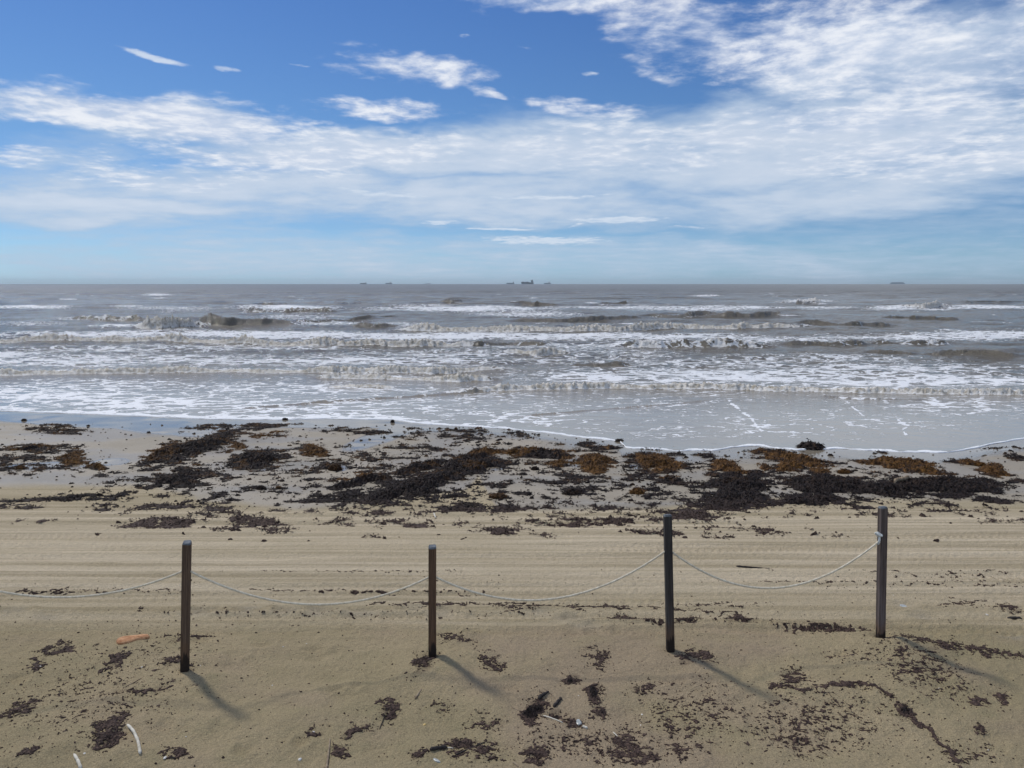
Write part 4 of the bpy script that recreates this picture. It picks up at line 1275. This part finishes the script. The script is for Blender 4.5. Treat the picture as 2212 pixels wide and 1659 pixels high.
def stick(pts_px, r0, r1, mat, label, name='stick', cat='stick', lift=0.3, knobs=.12, seed=1, flat=1.0):
    r = random.Random(seed)
    w = []
    for (X, Y) in pts_px:
        p = on_sand(X, Y); w.append((p[0], p[1]))
    w = np.array(w)
    L = np.concatenate([[0], np.cumsum(np.linalg.norm(np.diff(w, axis=0), axis=1))])
    n = max(10, int(L[-1] / .02))
    t = np.linspace(0, L[-1], n)
    cx = np.interp(t, L, w[:, 0]); cy = np.interp(t, L, w[:, 1])
    # smooth the bends
    for _ in range(4):
        cx[1:-1] = (cx[:-2] + 2 * cx[1:-1] + cx[2:]) / 4; cy[1:-1] = (cy[:-2] + 2 * cy[1:-1] + cy[2:]) / 4
    cz = np.array([gz(a, b) for a, b in zip(cx, cy)])
    cz = np.poly1d(np.polyfit(t, cz, 1))(t)
    bm = bmesh.new(); rings = []
    ks = 9
    for i in range(n):
        f = i / (n - 1)
        rad = (r0 + (r1 - r0) * f) * (1 + knobs * math.sin(i * 1.9 + seed) * r.uniform(.2, 1))
        if i in (0, n - 1): rad *= .55
        dx = cx[min(i + 1, n - 1)] - cx[max(i - 1, 0)]; dy = cy[min(i + 1, n - 1)] - cy[max(i - 1, 0)]
        l = math.hypot(dx, dy) or 1; sx, sy = -dy / l, dx / l
        ring = []
        for j in range(ks):
            a = 2 * math.pi * j / ks
            rr = rad * (1 + r.uniform(-.1, .1))
            ring.append(bm.verts.new((cx[i] - cx[0] + sx * math.cos(a) * rr, cy[i] - cy[0] + sy * math.cos(a) * rr,
                                      cz[i] - cz[0] + rad * lift * flat + rr * math.sin(a) * flat)))
        rings.append(ring)
    for a, b in zip(rings[:-1], rings[1:]):
        for j in range(ks): bm.faces.new((a[j], a[(j + 1) % ks], b[(j + 1) % ks], b[j]))
    bm.faces.new(rings[0][::-1]); bm.faces.new(rings[-1])
    for f in bm.faces: f.smooth = True
    me = bpy.data.meshes.new(name); bm.to_mesh(me); bm.free()
    o = link(name, me, mat, loc=(cx[0], cy[0], cz[0]))
    tagp(o, label, cat)
    return o


def slab(outline_px, thick, mat, label, name, cat, seed=1, dome=.4):
    """flat irregular piece with real thickness"""
    r = random.Random(seed)
    w = [on_sand(X, Y) for X, Y in outline_px]
    c = np.mean(w, 0); z = gz(*c)
    # refine the outline
    pts = []
    for k in range(len(w)):
        a, b = w[k], w[(k + 1) % len(w)]
        for t in (0, .25, .5, .75):
            q = a * (1 - t) + b * t
            pts.append((q[0] - c[0] + r.uniform(-.004, .004), q[1] - c[1] + r.uniform(-.004, .004)))
    for _ in range(2):
        pts = [((pts[i - 1][0] + 2 * pts[i][0] + pts[(i + 1) % len(pts)][0]) / 4, (pts[i - 1][1] + 2 * pts[i][1] + pts[(i + 1) % len(pts)][1]) / 4) for i in range(len(pts))]
    bm = bmesh.new()
    levels = [(1.0, -.02), (1.02, thick * .3), (.97, thick * .8), (.86, thick * (1 + dome * .3)), (.6, thick * (1 + dome * .7)), (.3, thick * (1 + dome))]
    rings = []
    for s, h in levels:
        rings.append([bm.verts.new((x * s, y * s, h + (r.uniform(-.1, .1) * thick if s < 1 else 0))) for x, y in pts])
    n = len(pts)
    for a, b in zip(rings[:-1], rings[1:]):
        for j in range(n): bm.faces.new((a[j], a[(j + 1) % n], b[(j + 1) % n], b[j]))
    ct = bm.verts.new((0, 0, thick * (1 + dome * 1.05)))
    for j in range(n): bm.faces.new((rings[-1][j], rings[-1][(j + 1) % n], ct))
    bmesh.ops.recalc_face_normals(bm, faces=bm.faces)
    for f in bm.faces: f.smooth = True
    me = bpy.data.meshes.new(name); bm.to_mesh(me); bm.free()
    o = link(name, me, mat, loc=(c[0], c[1], z))
    tagp(o, label, cat)
    return o


slab([(251, 1384), (262, 1379), (282, 1377), (300, 1375), (321, 1373), (324, 1378), (312, 1382), (297, 1384), (288, 1388), (270, 1392), (254, 1393)], .026, M_ORANGE,
     'flat orange brown two lobed slab of driftwood left of the first post', 'driftwood_slab', 'driftwood', 3)
stick([(275, 1569), (289, 1583), (299, 1605), (303, 1630)], .012, .013, M_BLEACH, 'long bleached white stick curving down over dark seaweed at lower left', seed=2, lift=.7)
stick([(160, 1633), (168, 1645), (175, 1661)], .011, .014, M_BLEACH, 'short bleached stick at the very bottom edge, lower left corner', seed=3, lift=.7)
stick([(271, 1489), (288, 1480), (306, 1468)], .005, .004, M_TSTICK, 'thin brown twig lying below the orange driftwood slab', 'twig', 'twig', seed=4, lift=.8)
stick([(713, 1594), (711, 1615), (708, 1638), (705, 1662)], .006, .011, M_TSTICK, 'pale and dark speckled stick pointing straight at the bottom edge', seed=5, lift=.8)
stick([(929, 1627), (947, 1621), (966, 1614)], .016, .015, M_DSTICK, 'short thick black stick at bottom centre', seed=6, lift=.8, knobs=.05)
stick([(966, 1614), (979, 1616)], .005, .004, M_BLEACH, 'tiny pale sliver touching the end of the short thick black stick', 'sliver', 'sliver', seed=16, lift=.9)
stick([(985, 1634), (1010, 1621), (1048, 1602)], .007, .005, M_DSTICK, 'long thin dark stick slanting up right at bottom centre', seed=7, lift=.9)
stick([(1172, 1541), (1195, 1550), (1216, 1560)], .006, .004, M_BLEACH, 'pale straight stick leaning across the black seaweed heap below the middle', seed=8, lift=2.0)
stick([(1171, 1488), (1188, 1496), (1200, 1508)], .004, .003, M_TSTICK, 'hair thin tan twig above the black weathered wood chunk', 'twig', 'twig', seed=9, lift=1.0)
stick([(1163, 1511), (1174, 1503), (1185, 1496)], .020, .010, M_DSTICK, 'black weathered wood chunk pointing up right above the seaweed heap', 'wood_chunk', 'driftwood', seed=10, lift=.8, knobs=.3)
stick([(1196, 1524), (1205, 1514), (1213, 1506)], .017, .012, M_DSTICK, 'split dark brown wood chunk right of the black one', 'wood_chunk', 'driftwood', seed=11, lift=.8, knobs=.35)
stick([(1105, 1526), (1120, 1533)], .005, .004, M_TSTICK, 'short tan twig left of the black seaweed heap', 'twig', 'twig', seed=12, lift=.9)
stick([(1258, 1565), (1269, 1569)], .012, .010, M_BLEACH, 'stubby bleached wood fragment among crumbs below the middle', 'wood_fragment', 'wood fragment', seed=13, lift=.9)
stick([(1324, 1577), (1335, 1587)], .005, .004, M_BLEACH, 'thin pale stick fragment right of the stubby bleached one', 'wood_fragment', 'wood fragment', seed=14, lift=.9)
stick([(1108, 1650), (1120, 1661)], .006, .006, M_TSTICK, 'short tan stick cut by the bottom edge below the middle', seed=15, lift=.9)
stick([(820, 1573), (830, 1550), (836, 1532)], .005, .003, M_DSTICK, 'thin dark curved stalk in crumbs below the second post', 'stalk', 'stalk', seed=17, lift=.9)
stick([(897, 1513), (905, 1504), (911, 1496)], .012, .004, M_TSTICK, 'pointed brown husk left of the yellow shell, below the second post', 'husk', 'husk', seed=18, lift=.8)
stick([(2177, 1333), (2193, 1332), (2207, 1333)], .020, .019, M_DSTICK, 'short black plank piece near the right edge', 'plank_piece', 'plank', seed=19, lift=.5, knobs=.02, flat=.8)
stick([(1932, 1054), (1952, 1050), (1962, 1045)], .035, .03, M_TSTICK, 'tan driftwood branch lying in the dark seaweed band at right', 'driftwood_branch', 'driftwood', seed=20, lift=4.5)
stick([(937, 1110), (941, 1118)], .014, .012, M_BLEACH, 'small white stick standing out below the arched seaweed bank', seed=21, lift=2.0)
stick([(368, 1637), (378, 1637)], .006, .006, M_DSTICK, 'tiny dark stick touching a white shell at lower left', 'twig', 'twig', seed=22, lift=.9)
stick([(1590, 1223), (1630, 1226), (1665, 1229)], .014, .008, M_DSTICK, 'dark flattened stalk on the tyre tracks behind the last rope span', 'stalk', 'stalk', seed=23, lift=.2)
stick([(1220, 1580), (1232, 1592)], .004, .003, M_TSTICK, 'very thin tan twig below the seaweed heap at bottom centre', 'twig', 'twig', seed=24, lift=.9)


def shell(X, Y, size, mat, label, seed, name='shell', cat='shell'):
    r = random.Random(seed)
    p = on_sand(X, Y); z = gz(*p)
    bm = bmesh.new()
    n = 12
    rings = []
    for k, (s, h) in enumerate([(1, -.004), (.96, .12), (.8, .3), (.5, .46), (.2, .53)]):
        ring = []
        for j in range(n):
            a = 2 * math.pi * j / n
            rib = 1 + (.05 * (j % 2) if k < 4 else 0)
            fan = 1 + .22 * math.cos(a)
            ring.append(bm.verts.new((size * s * fan * rib * math.cos(a) - .1 * size * (1 - s), size * .72 * s * rib * math.sin(a), size * h)))
        rings.append(ring)
    for a, b in zip(rings[:-1], rings[1:]):
        for j in range(n): bm.faces.new((a[j], a[(j + 1) % n], b[(j + 1) % n], b[j]))
    bm.faces.new(rings[-1])
    for f in bm.faces: f.smooth = True
    me = bpy.data.meshes.new(name); bm.to_mesh(me); bm.free()
    o = link(name, me, mat, loc=(p[0], p[1], z)); o.rotation_euler = (r.uniform(-.2, .2), r.uniform(-.2, .2), r.uniform(0, 6.28))
    tagp(o, label, cat, 'shells scattered on the sand')


SH = [(88, 1443, .013, M_SHELL, 'small white shell on dark crumbs near the left edge, below the driftwood slab'), (307, 1446, .010, M_SHELL, 'small white shell between the thin twig and the first post'),
      (357, 1636, .018, M_SHELL, 'white shell at the end of a tiny dark stick, lower left'), (183, 1631, .013, M_SHELL, 'pale shell just above the short bleached stick in the lower left corner'),
      (433, 1443, .007, M_SHELL, 'tiny white shell fragment right of the foot of the first post'), (402, 1590, .007, M_SHELL, 'tiny white shell right of the long curved white stick'),
      (612, 1396, .010, M_SHELL, 'white shell on bare sand halfway between first and second post, lower of a pair'), (662, 1390, .009, M_SHELL, 'white shell on bare sand left of the second post, upper of a pair'),
      (588, 1472, .008, M_SHELL, 'small white shell on empty sand right of the first shadow'), (647, 1640, .018, M_SHELL, 'rounded pale shell near the bottom edge, left of the speckled stick'),
      (676, 1579, .014, M_SHELL, 'flat white shell on a dark seaweed crumb patch left of the speckled stick'), (917, 1560, .017, M_YELL, 'yellow shell on sand below the second post'),
      (1387, 1535, .011, M_SHELL, 'pale pebble like shell right of the black seaweed heaps'), (1384, 1560, .009, M_SHELL, 'small pinkish white shell in crumbs right of the stubby wood fragment'),
      (1510, 1432, .008, M_SHELL, 'white shell speck in the crumbs under the third post'), (1524, 1454, .006, M_SHELL, 'tiny white shell below the third post shadow'),
      (2131, 1326, .018, M_SHELL, 'bright white shell left of the short black plank piece'), (1977, 1560, .011, M_SHELL, 'white shell on the dark crumb trail at lower right'),
      (2029, 1485, .007, M_SHELL, 'tiny white shell in sparse crumbs right of the last post'), (2135, 1619, .008, M_SHELL, 'tiny white shell near the lower right corner'),
      (1250, 1498, .008, M_SHELL, 'slim white shell chip between the two black seaweed tufts'), (1930, 1282, .010, M_SHELL, 'white chip on the tracks right of the last post'), (1406, 1614, .008, M_SHELL, 'white shell chip in dense crumbs near the bottom'),
      (1270, 1640, .007, M_YELL, 'yellowish chip in crumbs near the bottom edge')]
for k, (X, Y, s, m_, lab) in enumerate(SH):
    shell(X, Y, s, m_, lab, 600 + k)
slab([(936, 1638), (946, 1641), (953, 1648), (945, 1647), (936, 1643)], .006, M_FILM, 'crumpled clear plastic scrap below the short thick black stick', 'plastic_scrap', 'litter', 9)
slab([(1944, 1298), (1956, 1300), (1961, 1306), (1952, 1308), (1944, 1303)], .006, M_FILM, 'crumpled white plastic film on the sand right of the last post', 'plastic_film', 'litter', 10)
slab([(1243, 1549), (1252, 1547), (1258, 1556), (1250, 1561), (1244, 1557)], .012, M_FILM, 'grey glassy shell piece among black seaweed below the middle', 'oyster_shell', 'shell', 11)

# ------------------------------------------------------------------ ships on the horizon
def paint(name, c, rough=.6):
    m, T, b, out = new_mat(name)
    tc = T.n('ShaderNodeTexCoord')
    n = T.noise(T.mapping(tc.outputs['Object'], sc=(.05, .05, .4)), 1.0, 4, .6)['Fac']
    T.put(b.inputs['Base Color'], T.mix(T.ramp(n, .3, .7), (c[0] * .8, c[1] * .8, c[2] * .8, 1), (*c, 1)))
    b.inputs['Roughness'].default_value = rough
    return m


M_HULL = paint('grey_hull_paint', (0.10, 0.12, 0.15)); M_HULLB = paint('blue_hull_paint', (0.07, 0.12, 0.20)); M_RED = paint('dark_cargo_paint', (0.05, 0.03, 0.03))
M_WHITE = paint('white_ship_paint', (0.55, 0.57, 0.60)); M_GREYP = paint('grey_superstructure_paint', (0.16, 0.18, 0.20))


def hull_mesh(L, B, H, rake=.06, sheer=.15):
    """tapered ship hull, bow at -X"""
    bm = bmesh.new()
    st = []
    N = 22
    for i in range(N + 1):
        t = i / N
        x = -L / 2 + L * t
        wd = B / 2 * min(1, (t / .16) ** .6 if t < .16 else 1) * (1 if t < .9 else 1 - (t - .9) * 1.6)
        zt = H * (1 + sheer * max(0, (.2 - t) / .2) ** 1.5)
        xr = -L * rake * max(0, 1 - t / .12)
        ring = [(x + xr * 0 + (L * rake if t == 0 else 0), -wd * .75, -4), (x, -wd * .95, H * .3), (x + xr * .6, -wd, zt), (x + xr * .6, wd, zt), (x, wd * .95, H * .3), (x + (L * rake if t == 0 else 0), wd * .75, -4)]
        st.append([bm.verts.new(p) for p in ring])
    for a, b in zip(st[:-1], st[1:]):
        for j in range(5): bm.faces.new((a[j], b[j], b[j + 1], a[j + 1]))
    bm.faces.new(st[0]); bm.faces.new(st[-1][::-1])
    bmesh.ops.recalc_face_normals(bm, faces=bm.faces)
    me = bpy.data.meshes.new('hull'); bm.to_mesh(me); bm.free()
    return me


def boxes_mesh(name, lst, bev=.4):
    bm = bmesh.new()
    for (x0, x1, y0, y1, za, zb, *tp) in lst:
        tp = tp[0] if tp else 1.0
        vs = []
        cx, cy = (x0 + x1) / 2, (y0 + y1) / 2
        for z, k in ((za, 1), (zb, tp)):
            for (x, y) in ((x0, y0), (x1, y0), (x1, y1), (x0, y1)):
                vs.append(bm.verts.new((cx + (x - cx) * k, cy + (y - cy) * k, z)))
        for f in ((3, 2, 1, 0), (4, 5, 6, 7), (0, 1, 5, 4), (1, 2, 6, 5), (2, 3, 7, 6), (3, 0, 4, 7)):
            bm.faces.new([vs[i] for i in f])
    me = bpy.data.meshes.new(name); bm.to_mesh(me); bm.free()
    return me


def ship(X0, X1, hpx, dist, label, cat, hullm, superm, kind):
    """kind: where the parts stand; sizes come from the width in the photograph"""
    Xc = (X0 + X1) / 2
    d = pix_dir(Xc, 614)
    x = d[0] / d[1] * dist
    L = (X1 - X0) / FOC * dist
    top = hpx / FOC * dist + 4.0
    root = bpy.data.objects.new('ship', None); C.objects.link(root); root.empty_display_size = 10
    root.location = (x, dist, SEA); root.rotation_euler = (0, 0, math.radians(-math.degrees(math.atan2(x, dist))))
    tagp(root, label, cat, 'ships on the horizon')
    H = top * (.42 if kind != 'container' else .5)
    B = L * .15
    link('hull', hull_mesh(L * .97, B, H), hullm, root)
    b = B * .4
    if kind == 'tanker':
        link('superstructure', boxes_mesh('superstructure', [(L * .30, L * .44, -b, b, H, H + (top - H) * .62), (L * .32, L * .42, -b * .9, b * .9, H + (top - H) * .62, H + (top - H) * .8), (L * .33, L * .36, -b * 1.2, b * 1.2, H + (top - H) * .8, H + (top - H) * .88)]), superm, root)
        link('funnel', boxes_mesh('funnel', [(L * .40, L * .445, -b * .3, b * .3, H + (top - H) * .55, top, .8)]), M_RED, root)
        link('deck_piping', boxes_mesh('deck_piping', [(-L * .40, L * .26, -b * .2, b * .2, H, H + 2.5), (-L * .05, -L * .02, -b, b, H, H + 7), (-L * .43, -L * .425, -.6, .6, H, H + (top - H) * .5)]), M_RED, root)
    elif kind == 'cargo':
        link('superstructure', boxes_mesh('superstructure', [(L * .27, L * .45, -b, b, H, H + (top - H) * .6), (L * .25, L * .42, -b, b, H + (top - H) * .6, H + (top - H) * .8), (L * .34, L * .42, -b * .5, b * .5, H + (top - H) * .8, top)]), superm, root)
        link('deck_cargo', boxes_mesh('deck_cargo', [(-L * .44, -L * .26, -b, b, H, H + (top - H) * .24), (-L * .24, -L * .12, -b, b, H, H + (top - H) * .16), (-L * .10, L * .04, -b, b, H, H + (top - H) * .26), (L * .07, L * .15, -b, b, H, H + (top - H) * .18)]), M_RED, root)
        link('mast', boxes_mesh('mast', [(L * .385, L * .392, -.8, .8, H + (top - H) * .9, top * 1.08)]), superm, root)
        link('mast', boxes_mesh('mast', [(-L * .455, -L * .448, -.6, .6, H, H + (top - H) * .45)]), superm, root)
    elif kind == 'container':
        st = []
        k = 0
        for i in range(13):
            a = -L * .42 + i * L * .064
            if i == 9: continue
            st.append((a, a + L * .058, -b, b, H, top * (.96 + .04 * ((i * 7) % 3 - 1))))
        link('container_stack', boxes_mesh('container_stack', st), M_HULLB, root)
        link('superstructure', boxes_mesh('superstructure', [(L * .158, L * .205, -b, b, H, top * 1.03)]), superm, root)
    else:   # sail-like tall stern
        link('superstructure', boxes_mesh('superstructure', [(L * .02, L * .42, -b, b, H, H + (top - H) * .55, .8), (L * .14, L * .38, -b * .8, b * .8, H + (top - H) * .55, H + (top - H) * .85, .7)]), superm, root)
        link('mast', boxes_mesh('mast', [(L * .20, L * .24, -b * .2, b * .2, H + (top - H) * .8, top)]), superm, root)
        link('mast', boxes_mesh('mast', [(L * .30, L * .33, -b * .2, b * .2, H + (top - H) * .8, top * .97)]), superm, root)
        link('deck_gear', boxes_mesh('deck_gear', [(-L * .36, -L * .1, -b * .5, b * .5, H, H + (top - H) * .12)]), hullm, root)


ship(778, 792, 4.0, 9000, 'small grey ship farthest left of those on the horizon', 'ship', M_HULL, M_GREYP, 'tanker')
ship(833, 847, 4.5, 11000, 'pale ship with pointed superstructure, second from left on the horizon', 'ship', M_HULLB, M_WHITE, 'tall')
ship(918, 930, 2.2, 14000, 'faintest and tiniest ship, third from left on the horizon', 'ship', M_HULLB, M_WHITE, 'tall')
ship(1094, 1111, 4.8, 10000, 'blue grey tanker just left of the biggest ship at the middle of the horizon', 'tanker', M_HULLB, M_GREYP, 'tanker')
ship(1126, 1153, 8.6, 8000, 'largest darkest cargo ship with high stern block at the middle of the horizon', 'cargo ship', M_HULL, M_GREYP, 'cargo')
ship(1175, 1190, 4.6, 12000, 'pale whitish ship just right of the biggest ship on the horizon', 'ship', M_HULLB, M_WHITE, 'tall')
ship(1924, 1953, 3.6, 12000, 'long low container ship alone at the right of the horizon', 'container ship', M_HULLB, M_HULL, 'container')

# ------------------------------------------------------------------ sea air
def build_haze():
    m = bpy.data.materials.new('haze'); m.use_nodes = True
    nt = m.node_tree; nt.nodes.clear()
    out = nt.nodes.new('ShaderNodeOutputMaterial'); v = nt.nodes.new('ShaderNodeVolumePrincipled')
    v.inputs['Color'].default_value = (0.84, 0.96, 1.0, 1)
    v.inputs['Density'].default_value = 0.000045
    v.inputs['Anisotropy'].default_value = 0.0
    nt.links.new(v.outputs[0], out.inputs['Volume'])
    me = boxes_mesh('haze', [(-30000, 30000, -900, 20500, -4.5, 90)])
    o = link('haze', me, m)
    tagp(o, 'thin pale sea air between the beach and the far ships', 'haze', None, 'stuff')


HAZE = True
if HAZE: build_haze()
tot = sum(len(o.data.polygons) for o in C.objects if o.type == 'MESH')
print('polygons', tot)
